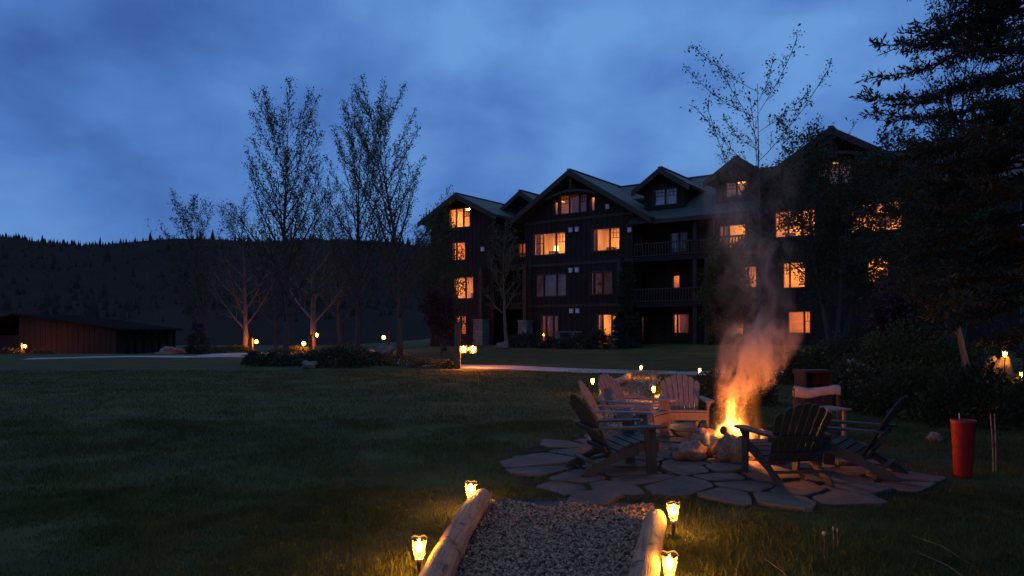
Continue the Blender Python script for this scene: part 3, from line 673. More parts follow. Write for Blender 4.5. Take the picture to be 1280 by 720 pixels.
# right side
PH = dict(PB, leaflevel=2, n=(16, 9, 2), t0=(0.42, 0.15, 0.2), ang=(58, 32, 36), len=(0.60, 0.16, 0.34), leaves=3, lsize=0.10, up=(0.01, 0.04, 0.04, 0.04), wob=(0.012, 0.04, 0.07, 0.09))
tree('young_tree', onground(950, 27), PH, 10.7, 0.11, 'young budding tree rising behind the smoke, right of the dormers', M['bark'], M['darkleaf'], seed=14, per=2)
PI = dict(PB, leaflevel=2, n=(15, 8, 5), t0=(0.25, 0.12, 0.1), ang=(52, 44, 42), len=(0.46, 0.42, 0.44), leaves=5, lsize=0.115, up=(0.01, 0.03, 0.02, 0.0))
tree('leafy_tree', onground(1045, 27), PI, 8.6, 0.13, 'dark leafy many-stemmed tree covering the right gable of the lodge', M['bark'], M['darkleaf'], seed=15, stems=3, per=2)
tree('leafy_tree', onground(1192, 25), dict(PI, leaves=4), 7.6, 0.12, 'dark leafy tree right of the many-stemmed one, under the spruce', M['bark'], M['darkleaf'], seed=16, stems=2, per=2)
tree('leafy_tree', onground(905, 30), dict(PLf, leaves=4), 4.6, 0.08, 'low leafy tree in the smoke before the lodge balconies', M['bark'], M['leaf'], seed=17, stems=2, per=2)
tree('tall_leafy_tree', onground(1195, 33), dict(PB, leaflevel=2, n=(24, 10, 4), leaves=4, lsize=0.13, t0=(0.25, 0.1, 0.1), ang=(46, 38, 36), len=(0.42, 0.32, 0.42)), 16.5, 0.2, 'tall fine-leaved tree whose crown shows behind the spruce', M['bark'], M['darkleaf'], seed=18, per=2)
tree('blossom_tree', onground(1128, 21.5), dict(PPu, leaves=10), 2.7, 0.07, 'small pink-leaved tree in the bed below the right gable', M['bark'], M['purpleleaf'], seed=20, stems=2, per=3)
tree('leafy_tree', onground(1215, 17), dict(PI, leaves=5), 4.6, 0.10, 'leaning dark tree with pale trunk close under the spruce', M['palebark'], M['darkleaf'], seed=21, lean=(-0.2, 0), per=2)

# the big spruce at the right edge
def spruce(loc, H, reach, seed, label, name='spruce', dens=1.0, z0=0.3, needle=0.09, prof=None):
    random.seed(seed); t = empty(name, loc); T = MB(); lv = Leaves(); Tw = MB()
    T.tube([(0, 0, -0.1), (0.02, 0, H*0.4), (0, 0.02, H*0.75), (0, 0, H)], [0.022*H, 0.016*H, 0.008*H, 0.01], 8)
    z = z0
    while z < H*0.98:
        f = 1-z/H; nb = 5
        for k in range(nb):
            a = random.random()*6.283; ln = (reach*(f**0.8) if not prof else np.interp(z, *prof))*random.uniform(0.55, 1.14)+0.15
            p = Vector((0, 0, z+random.uniform(-0.1, 0.1))); d = Vector((math.cos(a), math.sin(a), random.uniform(-0.05, 0.2))); n = 7; pts = [p]
            for i in range(n):
                d = (d+Vector((random.gauss(0, .04), random.gauss(0, .04), -0.09 if i < 4 else 0.13))).normalized(); pts.append(pts[-1]+d*ln/n)
            Tw.tube(pts, [0.03*(1-i/n*0.8)*min(1, ln/2) for i in range(n+1)], 4, cap=False)
            m = max(4, int(ln*7*dens))
            for i in range(m):
                tt = 0.18+0.82*(i+random.random())/m; q = tt*n; j = min(int(q), n-1); pp = pts[j].lerp(pts[j+1], q-j); bd = (pts[j+1]-pts[j]).normalized()
                sd = bd.cross(Vector((0, 0, 1))).normalized()*(1 if i % 2 else -1)
                l2 = (0.22+0.42*ln/3.3*(1-tt))*random.uniform(0.7, 1.25); e = (bd*0.75+sd*0.75+Vector((0, 0, random.uniform(-0.25, 0.15)))).normalized()
                e2 = (e+Vector((0, 0, 0.25))).normalized(); q1 = pp+e*l2*0.55; q2 = q1+e2*l2*0.45
                Tw.tube([pp, q1, q2], [0.008, 0.006, 0.003], 3, cap=False)
                kk = max(6, int(l2*36))
                for w in range(kk):
                    tw = (w+random.random())/kk; r = pp.lerp(q1, tw/0.55) if tw < 0.55 else q1.lerp(q2, (tw-0.55)/0.45)
                    lv.add(r, (e*0.9+Vector((random.gauss(0, .5), random.gauss(0, .5), random.gauss(0, .5)+0.1))).normalized(), needle*random.uniform(0.8, 1.3))
        z += 0.30/dens*(0.8+0.4*random.random())*(1 if H > 6 else 0.6)
    T.build('trunk', M['bark'], t, smooth=True)
    v, f = lv.geo(3, 0.12, 0.24); n0 = len(Tw.v); cm = bpy.data.meshes.new('crown')
    cm.from_pydata(Tw.v + v.tolist(), [], Tw.f + (f+n0).tolist()); cm.materials.append(M['bark']); cm.materials.append(M['needle'])
    mi = np.zeros(len(cm.polygons), np.int32); mi[len(Tw.f):] = 1; cm.polygons.foreach_set('material_index', mi)
    link('crown', cm, None, t); return tag(t, label, 'tree')
big_spruce = spruce((9.0, 12.2, 0.0), 14.0, 4.2, 3, 'huge dark spruce with layered boughs at the right edge', dens=1.22, z0=1.5, needle=0.11, prof=([0, 2.5, 4.2, 5.4, 7.2, 9.5, 14], [2.1, 2.2, 2.75, 2.75, 2.3, 1.7, 0.1]))
for q_, (x_, y_, k_, lab_) in enumerate(((7.6, 3.6, 0.95, 'added spruce out of view, nearer the camera, shading the right foreground'), (9.4, 7.6, 0.9, 'added spruce out of view between the other two, shading the right side'))):
    c_ = copy_tree(big_spruce); c_.location = (x_, y_, 0); c_.rotation_euler = (0, 0, 1.3+q_); c_.scale = (k_, k_, k_); tag(c_, lab_, 'tree')  # copies added outside the frame to shade the right foreground
spruce(onground(247, 52), 2.3, 1.0, 5, 'small dark conifer in the bed left of the lamplit tree', 'dwarf_conifer', 1.4, 0.1, 0.10)
spruce(onground(783, 45), 5.6, 0.85, 6, 'narrow dark evergreen against the right corner of the main gable', 'columnar_evergreen', 1.5, 0.1, 0.12)

def shrub(loc, rx, ry, h, leafm, label, n=900, size=0.09, name='shrub', seed=0, group=None, cat='shrub'):
    """stems and leaves filling an uneven dome"""
    r = np.random.default_rng(seed+100); t = empty(name, loc)
    d = r.normal(size=(n, 3)); d[:, 2] = np.abs(d[:, 2]); d /= np.linalg.norm(d, axis=1)[:, None]
    bump = np.array([1+0.32*mnoise.noise(Vector((q[0]*2.2+seed, q[1]*2.2, q[2]*2.2))) for q in d])
    p = d*(r.uniform(0.35, 1, n)**0.5*bump)[:, None]*np.array([rx, ry, h])
    lv = Leaves(); lv.p = p.tolist(); lv.d = (d+np.array([0, 0, 0.4])).tolist(); lv.z = (r.uniform(0.6, 1.4, n)*size).tolist()
    v, f = lv.geo(3, 0.5, 0.5); o = npmesh('foliage', v, f, leafm, t)
    S = MB(); random.seed(seed)
    for k in range(6):
        q = p[random.randrange(n)]; S.tube([(0, 0, -0.02), (q[0]*0.4, q[1]*0.4, q[2]*0.55), tuple(q*0.85)], [0.015, 0.01, 0.005], 4, cap=False)
    S.build('stem', M['bark'], t)
    return tag(t, label, cat, group)
SH = [  # px, Y, rx, ry, h, material, label, n, size
 (345, 30.5, 1.1, 0.8, 0.5, 'juniper', 'low dark juniper round the foot of the leftmost tall tree', 900, .10),
 (420, 29.5, 1.5, 0.9, 0.75, 'juniper', 'broad dark juniper in the middle of the planted bed', 1500, .10),
 (455, 31.5, 1.2, 0.8, 0.55, 'juniper', 'dark juniper right of the broad one in the bed', 1000, .10),
 (318, 31.5, 0.5, 0.5, 0.55, 'juniper', 'small upright shrub at the left tip of the planted bed', 500, .09),
 (380, 31.5, 0.9, 0.6, 0.4, 'juniper', 'low juniper behind the pale rock of the bed', 700, .10),
 (500, 31.0, 1.3, 0.6, 0.35, 'groundcover', 'low leafy ground cover below the tallest budding tree', 900, .08),
 (540, 29.5, 1.0, 0.5, 0.28, 'groundcover', 'thin grassy ground cover between bed and lantern post', 700, .07),
 (563, 28.6, 0.35, 0.3, 0.32, 'groundcover', 'pale green tuft at the foot of the walkway lantern post', 300, .06),
 (370, 47.5, 1.6, 0.6, 0.35, 'groundcover', 'lit ground cover beside the lamplit spreading tree', 700, .10),
 (290, 48.5, 1.9, 0.7, 0.5, 'groundcover', 'lit shrubs left of the near log lantern post', 900, .10),
 (262, 50.0, 1.2, 0.7, 0.55, 'juniper', 'dark shrub right of the small conifer', 700, .10),
 (428, 46.0, 1.8, 0.7, 0.5, 'groundcover', 'bushy shrub right of the lamplit spreading tree', 900, .10),
 (12, 56.2, 1.2, 0.7, 0.55, 'groundcover', 'leafy shrub left of the far left lantern', 700, .09),
 (52, 56.4, 1.0, 0.7, 0.5, 'groundcover', 'leafy shrub right of the far left lantern', 600, .09),
 (656, 46.5, 1.3, 0.8, 0.95, 'juniper', 'dark rounded evergreen beside the curved bare tree', 1200, .11),
 (722, 44.2, 1.3, 0.8, 0.85, 'juniper', 'dark shrub before the terrace table', 1200, .11),
 (748, 44.0, 0.8, 0.7, 1.2, 'juniper', 'taller shrub before the lit terrace door', 1000, .11),
 (690, 45.0, 0.8, 0.6, 0.6, 'juniper', 'small shrub at the stone terrace wall', 700, .11),
 (842, 15.5, 0.50, 0.5, 0.55, 'groundcover', 'yellow-green shrub lit by the stake lights behind the facing chair', 1100, .06),
 (895, 14.2, 0.75, 0.7, 0.78, 'juniper', 'dark rounded shrub between facing chair and fire', 1500, .06),
 (930, 15.5, 0.8, 0.7, 0.85, 'juniper', 'dark shrub behind the flames', 1200, .07),
 (1085, 14.5, 1.2, 0.8, 1.0, 'darkleaf', 'dark leafy shrub right of the wood cabinet', 1500, .08),
 (1150, 13.2, 1.1, 0.8, 0.9, 'darkleaf', 'dark leafy shrub behind the right-hand chair', 1500, .08),
 (1215, 12.0, 1.0, 0.8, 1.0, 'darkleaf', 'dark shrub behind the red bucket', 1500, .08),
 (1290, 13.2, 0.5, 0.5, 0.72, 'leaf', 'shrub lit by the lower stake light at the right edge', 1200, .07),
 (1060, 20.0, 1.6, 1.0, 1.3, 'darkleaf', 'dense dark shrub under the many-stemmed tree', 1600, .10),
 (1115, 19.0, 1.3, 1.0, 1.5, 'leaf', 'yellowish green shrub under the pink-leaved tree', 1600, .10),
 (1190, 18.0, 1.6, 1.0, 1.2, 'darkleaf', 'dark shrub right of the yellowish one', 1600, .10),
 (985, 21.0, 1.2, 0.9, 0.9, 'darkleaf', 'dark shrub behind the smoke at the bed edge', 1200, .10),
]
for i, (px, Y, rx, ry, h, m_, lab, n, sz) in enumerate(SH): shrub(onground(px, Y), rx, ry, h, M[m_], lab, n, sz, seed=i)

# boulders
def boulder(loc, r, label=None, seed=0, parent=None, name='boulder', m='rock', group=None):
    b = MB().ball((0, 0, 0), 1, 18, 12, 0.55, seed)
    for k, v in enumerate(b.v):
        v = Vector(v); q = 1+0.16*mnoise.noise(v*2.6+Vector((seed*3, 1, 2)))+0.07*mnoise.noise(v*6+Vector((seed, 5, 2)))
        b.v[k] = tuple(v*q)
    o = b.build(name, M[m], parent, smooth=True, loc=loc); o.scale = r; o.rotation_euler = (0, 0, seed)
    if label: tag(o, label, 'rock', group)
    return o
boulder(onground(387, 28.6, 0.08), (0.42, 0.28, 0.22), 'pale rock at the front edge of the planted bed', 2)
boulder(onground(482, 41, 0.15), (0.5, 0.4, 0.4), 'pale boulder on the grass left of the tallest budding tree trunk', 3)
boulder(onground(213, 47, 0.1), (0.9, 0.5, 0.35), 'long flat rock at the left end of the far path', 4)
boulder(onground(628, 43.5, 0.1), (0.45, 0.35, 0.3), 'small pale rock at the foot of the curved bare tree', 5)
boulder(onground(1075, 16.5, 0.35), (0.45, 0.4, 0.45), 'pale boulder among the shrubs behind the cabinet', 6)
boulder(onground(1248, 15.4, 0.42), (0.30, 0.28, 0.55), 'boulder lit by the upper garden light at the right edge', 8)
boulder(onground(1168, 10.2, 0.03), (0.11, 0.09, 0.08), 'small pale rock at the bed edge left of the red bucket', 9)

# ------------------------------------------------------------------ flagstone patio
OUT = [(0.12, 7.2), (0.02, 8.2), (0.15, 9.5), (0.9, 10.4), (1.9, 11.9), (3.6, 11.9), (4.4, 10.4), (4.75, 8.6), (4.5, 7.2), (3.6, 6.65), (2.3, 6.4), (1.4, 6.5), (0.75, 6.75)]
def inpoly(x, y, P):
    c = False; j = len(P)-1
    for i in range(len(P)):
        if (P[i][1] > y) != (P[j][1] > y) and x < (P[j][0]-P[i][0])*(y-P[i][1])/(P[j][1]-P[i][1])+P[i][0]: c = not c
        j = i
    return c
random.seed(21)
sites = []
yy = 5.4; row = 0
while yy < 12.8:
    xx = -1.2 + (row % 2)*0.42
    while xx < 6.2: sites.append((xx+random.uniform(-.2, .2), yy+random.uniform(-.17, .17))); xx += random.choice((0.45, 0.66, 0.95))
    yy += 0.43; row += 1
patio = MB()
cx = sum(p[0] for p in OUT)/len(OUT); cyy = sum(p[1] for p in OUT)/len(OUT)
patio.add([(p[0], p[1], 0.002) for p in OUT], [tuple(range(len(OUT)))[::-1]])
pat = tag(patio.build('patio', M['soil']), kind='structure')
STONES = []
for i, (sx, sy) in enumerate(sites):
    if not inpoly(sx, sy, OUT): continue
    poly = [(sx-1, sy-1), (sx+1, sy-1), (sx+1, sy+1), (sx-1, sy+1)]; gap = random.uniform(0.012, 0.034)
    for k, (qx, qy) in enumerate(sites):
        if k == i or abs(qx-sx)+abs(qy-sy) > 2.2: continue
        mx_, my_ = (sx+qx)/2, (sy+qy)/2; nx_, ny_ = qx-sx, qy-sy; l_ = math.hypot(nx_, ny_); nx_ /= l_; ny_ /= l_; mx_ -= nx_*gap; my_ -= ny_*gap
        new = []
        for a in range(len(poly)):
            p, q = poly[a], poly[(a+1) % len(poly)]; dp = (p[0]-mx_)*nx_+(p[1]-my_)*ny_; dq = (q[0]-mx_)*nx_+(q[1]-my_)*ny_
            if dp <= 0: new.append(p)
            if (dp < 0) != (dq < 0): tt = dp/(dp-dq); new.append((p[0]+(q[0]-p[0])*tt, p[1]+(q[1]-p[1])*tt))
        poly = new
        if len(poly) < 3: break
    if len(poly) < 3: continue
    if (sx-2.8)**2+(sy-9.0)**2 < 0.2: continue
    P2 = []
    for a in range(len(poly)):      # broken, slightly uneven edges
        p, q = Vector(poly[a]), Vector(poly[(a+1) % len(poly)])
        for tt in (0.13, 0.5, 0.87):
            r = p.lerp(q, tt); nrm = Vector((-(q-p).y, (q-p).x)); P2.append(r+nrm*random.uniform(-0.02, 0.035))
    STONES.append([(p.x, p.y) for p in P2])
    h = random.uniform(0.014, 0.040); tx, ty = random.uniform(-.016, .016), random.uniform(-.012, .012); n = len(P2); mb = MB(); c = Vector((sx, sy))
    for s_, zz in ((1.0, -0.01), (1.0, h-0.006), (0.982, h)):
        for p in P2:
            q = c+(p-c)*s_; mb.v.append((q.x, q.y, zz+(tx*(q.x-sx)+ty*(q.y-sy))*3))
    for r in range(2):
        for j in range(n): a = r*n+j; b = r*n+(j+1) % n; mb.f.append((a, b, b+n, a+n))
    mb.f.append(tuple(range(2*n, 3*n)))
    mb.build('flagstone', M['flag'], pat)
ST = 0.028   # top of the paving

# ------------------------------------------------------------------ gravel paths
def in_near(x, y):
    l = -0.28+(y-6.4)*(0.25/3.0); r = 1.12+(y-5.73)*0.236
    return l+0.05 < x < min(r, 1.3)-0.02 and 2.6 < y < 6.70-0.25*math.sin((x+0.3)*1.5)+0.28*mnoise.noise(Vector((x*4, y*3, 1)))-abs(rng.normal())*0.05
tag(MB().add([(-0.62, 2.4, 0.003), (0.42, 2.4, 0.003), (1.1, 5.7, 0.003), (1.25, 6.45, 0.003), (0.6, 6.75, 0.003), (-0.15, 6.85, 0.003), (-0.3, 6.3, 0.003)], [tuple(range(7))]).build('gravel_path', M['grit']), kind='structure')
_base = MB().ball((0, 0, 0), 1, 6, 4); BV = np.array(_base.v); BF = _base.f
def pebbles(name, P, smin, smax, label):
    n = len(P); V = np.zeros((n, len(BV), 3)); s = rng.uniform(smin, smax, n)*rng.choice([0.75, 1, 1, 1.3], n)
    a = rng.uniform(0, 6.28, n); ca, sa = np.cos(a), np.sin(a); sx = s*rng.uniform(0.8, 1.35, n); sy = s*rng.uniform(0.65, 1.0, n); szz = s*rng.uniform(0.5, 0.85, n)
    b = BV[None]*(1+0.22*rng.normal(size=(n, len(BV), 1)).clip(-1.5, 1.5)); x = b[..., 0]*sx[:, None]; y = b[..., 1]*sy[:, None]; z = b[..., 2]*szz[:, None]
    tlt = rng.normal(size=n)*0.35; z = z+x*tlt[:, None]
    V[..., 0] = x*ca[:, None]-y*sa[:, None]+P[:, 0:1]; V[..., 1] = x*sa[:, None]+y*ca[:, None]+P[:, 1:2]; V[..., 2] = z+P[:, 2:3]+szz[:, None]*0.45
    f = np.array(BF); Fc = (f[None]+(np.arange(n)*len(BV))[:, None, None]).reshape(-1, 4)
    return tag(npmesh(name, V.reshape(-1, 3), Fc, M['pebble']), label, 'gravel', kind='stuff')
pp = []
while len(pp) < 12500:
    x, y = rng.uniform(-0.6, 1.3), rng.uniform(3.2, 6.8)
    if in_near(x, y): pp.append((x, y, 0.002+abs(rng.normal())*0.009))
pebbles('gravel', np.array(pp), 0.0085, 0.017, 'loose grey-brown gravel filling the near path between two logs')
_, CP = ribbon('far_gravel_path', [(2.15, 11.9), (2.35, 14), (2.75, 17.5), (3.9, 22.5), (4.9, 26)], 1.25, M['grit'], 0.006, 0.03)
pp = []
for i in range(5200):
    j = min(int(rng.uniform(0, 1)**1.5*(len(CP)-1)), len(CP)-2); c = CP[j].lerp(CP[j+1], rng.uniform()); x, y = c.x+rng.uniform(-.58, .58), c.y+rng.uniform(-.1, .1); pp.append((x, y, gz(x, y)+0.008))
pebbles('gravel', np.array(pp), 0.016, 0.032, 'pale gravel on the path beyond the chairs')

# ------------------------------------------------------------------ edging logs
def logbeam(a, b, r0, r1, label, seed, wob=0.02, sides=18):
    random.seed(seed); a = Vector(a); b = Vector(b); n = 26; mb = MB(); ln = (b-a).length; d = (b-a).normalized(); x = d.cross(Vector((0, 0, 1))).normalized(); z = x.cross(d)
    for i in range(n+1):
        t = i/n; c = a.lerp(b, t)+x*wob*math.sin(t*5+seed)+z*wob*0.3*math.sin(t*7+seed)
        rr = r0+(r1-r0)*t
        e = min(t, 1-t)*ln
        if e < 0.05: rr *= 0.80+0.2*math.sqrt(e/0.05)
        for j in range(sides):
            an = 2*math.pi*j/sides; p = Vector((math.cos(an), math.sin(an), t*ln*1.5))
            q = rr*(1+0.055*mnoise.noise(Vector((p.x*1.2+seed, p.y*1.2, t*ln*2.2)))+0.045*mnoise.noise(Vector((p.x*4+seed, p.y*4, t*ln*3))))
            w = c+x*q*math.cos(an)+z*q*math.sin(an); mb.v.append((w.x, w.y, w.z))
    for i in range(n):
        for j in range(sides): k = i*sides+j; l = i*sides+(j+1) % sides; mb.f.append((k, l, l+sides, k+sides))
    root = empty('edging_log', (a+b)/2-Vector((0, 0, r0)), math.atan2(d.y, d.x)-math.pi/2)
    inv = (Matrix.Translation(root.location) @ Matrix.Rotation(root.rotation_euler.z, 4, 'Z')).inverted()
    mb.v = [tuple(inv @ Vector(v)) for v in mb.v]
    mb.build('log_body', M['log'], root, smooth=True)
    for e in (0, n):
        c = MB(); c.v = [mb.v[e*sides+j] for j in range(sides)]; o = Vector((0, 0, 0)); 
        for v in c.v: o += Vector(v)
        o /= sides; dy = (-0.012 if e == 0 else 0.012); c.v.append((o.x, o.y+dy, o.z))
        c.f = [((j, (j+1) % sides, sides) if e else (j, sides, (j+1) % sides))[::1] for j in range(sides)]; c.build('cut_end', M['log_end'], root)
    return tag(root, label, 'log', 'peeled edging logs')
logbeam((-0.62, 2.7, 0.10), (-0.25, 6.35, 0.105), 0.108, 0.090, 'peeled log edging the left side of the near gravel path', 1, 0.03)
logbeam((0.36, 2.4, 0.09), (1.13, 5.70, 0.10), 0.100, 0.086, 'peeled log edging the right side of the near gravel path', 2, 0.02)
logbeam((2.75, 12.3, 0.09), (3.35, 17.3, 0.09), 0.11, 0.10, 'pale log edging the right side of the far gravel path', 3, 0.03, 12)
logbeam((3.45, 17.6, 0.09), (4.1, 20.6, 0.09), 0.11, 0.10, 'pale log continuing the right edge of the far gravel path', 4, 0.03, 12)
logbeam((1.95, 15.2, 0.09), (2.25, 17.8, 0.09), 0.12, 0.10, 'pale log left of the far gravel path behind the brown chairs', 5, 0.03, 12)
logbeam((2.35, 18.1, 0.09), (3.95, 23.6, 0.09), 0.12, 0.10, 'long pale log along the left edge of the far gravel path near the walkway', 6, 0.05, 12)

# ------------------------------------------------------------------ stake lights
def make_stake(h):
    t = empty('stake_light')
    MB().tube([(0, 0, -0.06), (0, 0, h-0.085)], [0.008, 0.011], 6).build('stake', M['black'], t)
    cup = MB().lathe([(0.030, -0.068), (0.034, -0.05), (0.052, 0.06)], 20, (0, 0, h)).build('glass_cup', M['cup'], t, smooth=True)
    rim = MB(); k = 20; o = []
    for j in range(k):       # the scalloped metal rim
        a = 2*math.pi*j/k; dz = 0.006*math.cos(4*a); o.append((math.cos(a), math.sin(a), dz))
    for r, z in ((0.052, 0.058), (0.055, 0.066), (0.051, 0.068)):
        for (ax, ay, dz) in o: rim.v.append((ax*r, ay*r, h+z+dz))
    for i in range(2):
        for j in range(k): a = i*k+j; b = i*k+(j+1) % k; rim.f.append((a, b, b+k, a+k))
    rim.build('rim', M['black'], t)
    MB().lathe([(0.0, -0.088), (0.026, -0.086), (0.028, -0.07), (0.0, -0.068)], 14, (0, 0, h)).build('collar', M['steel'], t)
    for j in range(4):
        a = j*math.pi/2+0.4; MB().tube([(0.027*math.cos(a), 0.027*math.sin(a), h-0.088), (0.031*math.cos(a), 0.031*math.sin(a), h-0.05)], [0.003, 0.003], 4).build('prong', M['black'], t)
    MB().lathe([(0.001, -0.03), (0.014, -0.02), (0.019, 0.0), (0.014, 0.03), (0.001, 0.05)], 8, (0, 0, h)).build('bulb', M['bulb'], t)
    return t
stk = {}
def stake(x, y, h, lean, label):
    k = round(h, 2)
    if k in stk: t = copy_tree(stk[k])
    else: t = stk[k] = make_stake(h)
    t.location = (x, y, gz(x, y)); t.rotation_euler = (lean[1], lean[0], random.random()*3); tag(t, label, 'garden light', 'stake lights along the paths')
stake(-0.37, 6.28, 0.19, (-0.05, 0.02), 'lit stake light beside the far end of the left log')
stake(-0.61, 4.75, 0.15, (0.02, 0.0), 'lit stake light beside the left log, nearest the lower edge')
stake(1.24, 5.52, 0.19, (0.18, 0.0), 'leaning lit stake light at the far end of the right log')
stake(0.965, 4.42, 0.15, (0.02, 0.0), 'lit stake light beside the right log, closest to the camera')
stake(1.90, 17.0, 0.33, (0, 0), 'small lit stake light showing between the two brown chairs')
stake(2.95, 15.0, 0.33, (0, 0), 'small lit stake light left of the facing chair')
stake(3.98, 22.2, 0.37, (0, 0), 'far lit stake light where the gravel path meets the walkway')
stake(5.45, 20.9, 0.37, (0, 0), 'far lit stake light just above the back of the facing chair')
stake(2.68, 12.45, 0.20, (0, 0), 'lit stake light glimpsed low through the facing chair')
stake(*onground(1256, 15.0)[:2], 1.02, (0, 0), 'upper lit garden light on a tall stem among the shrubs at the right edge')
stake(*onground(1278, 13.6)[:2], 0.70, (0, 0), 'lower lit stake light in the shrub at the far right edge')

# ------------------------------------------------------------------ lantern posts
def lantern(loc, h, w, arm, lz, label, globes=1, m='post', small=False):
    t = empty('lantern_post', loc); s = 1 if arm > 0 else -1
    MB().box(-w/2, w/2, -w/2, w/2, -0.1, h).build('post', M[m], t)
    MB().prism([Vector((-w/2-.02, -w/2-.02, h+0.002)), Vector((w/2+.02, -w/2-.02, h+0.002)), Vector((w/2+.02, w/2+.02, h+0.002)), Vector((-w/2-.02, w/2+.02, h+0.002))], (0, 0, 0.04)).build('post_cap', M['black'], t)
    a = abs(arm)
    MB().tube([(s*w/2, 0, lz+0.32), (s*a*0.6, 0, lz+0.36), (s*a, 0, lz+0.30)], [0.014]*3, 6).build('bracket', M['black'], t)
    for g in range(globes):
        gx = s*a+(g-(globes-1)/2)*0.36+(0.16 if globes > 1 else 0)
        ln = MB().lathe([(0.001, 0.24), (0.02, 0.22), (0.13, 0.13), (0.13, 0.11)], 10, (gx, 0, lz)).build('lantern', M['black'], t)
        MB().lathe([(0.12, -0.17), (0.16, -0.10), (0.17, 0.06), (0.14, 0.115)], 14, (gx, 0, lz)).build('halo_glass', M['amber'], ln, smooth=True)  # added amber shade, imitates the orange halo round the globe
        MB().ball((gx, 0, lz), (0.08, 0.08, 0.10), 10, 8).build('globe', M['globe'], ln, smooth=True)
        for k in range(4):
            an = k*math.pi/2+0.3; MB().tube([(gx+0.115*math.cos(an), 0.115*math.sin(an), lz+0.11), (gx+0.09*math.cos(an), 0.09*math.sin(an), lz-0.13)], [0.006, 0.006], 4).build('cage_bar', M['black'], ln)
    return tag(t, label, 'lamp post', 'timber lantern posts')
lantern(onground(572, 28.4), 1.78, 0.22, 0.26, 0.78, 'dark timber post with a double lantern beside the walkway', 2)
lantern(onground(314, 49.6), 1.1, 0.2, 0.36, 0.82, 'log post with lantern beside the smaller lamplit tree')
lantern(onground(388, 47.4), 1.15, 0.22, -0.45, 0.62, 'log post with lantern beside the lamplit spreading tree')
lantern(onground(486, 49.0), 1.5, 0.14, -0.35, 0.95, 'far lantern post left of the tallest budding tree trunk')
lantern(onground(26, 57.0), 1.15, 0.16, 0.3, 0.78, 'lantern post among shrubs before the barn at the left edge')
lantern(onground(392, 50.2), 1.55, 0.1, 0.2, 1.15, 'small lantern post just behind the lamplit spreading tree')

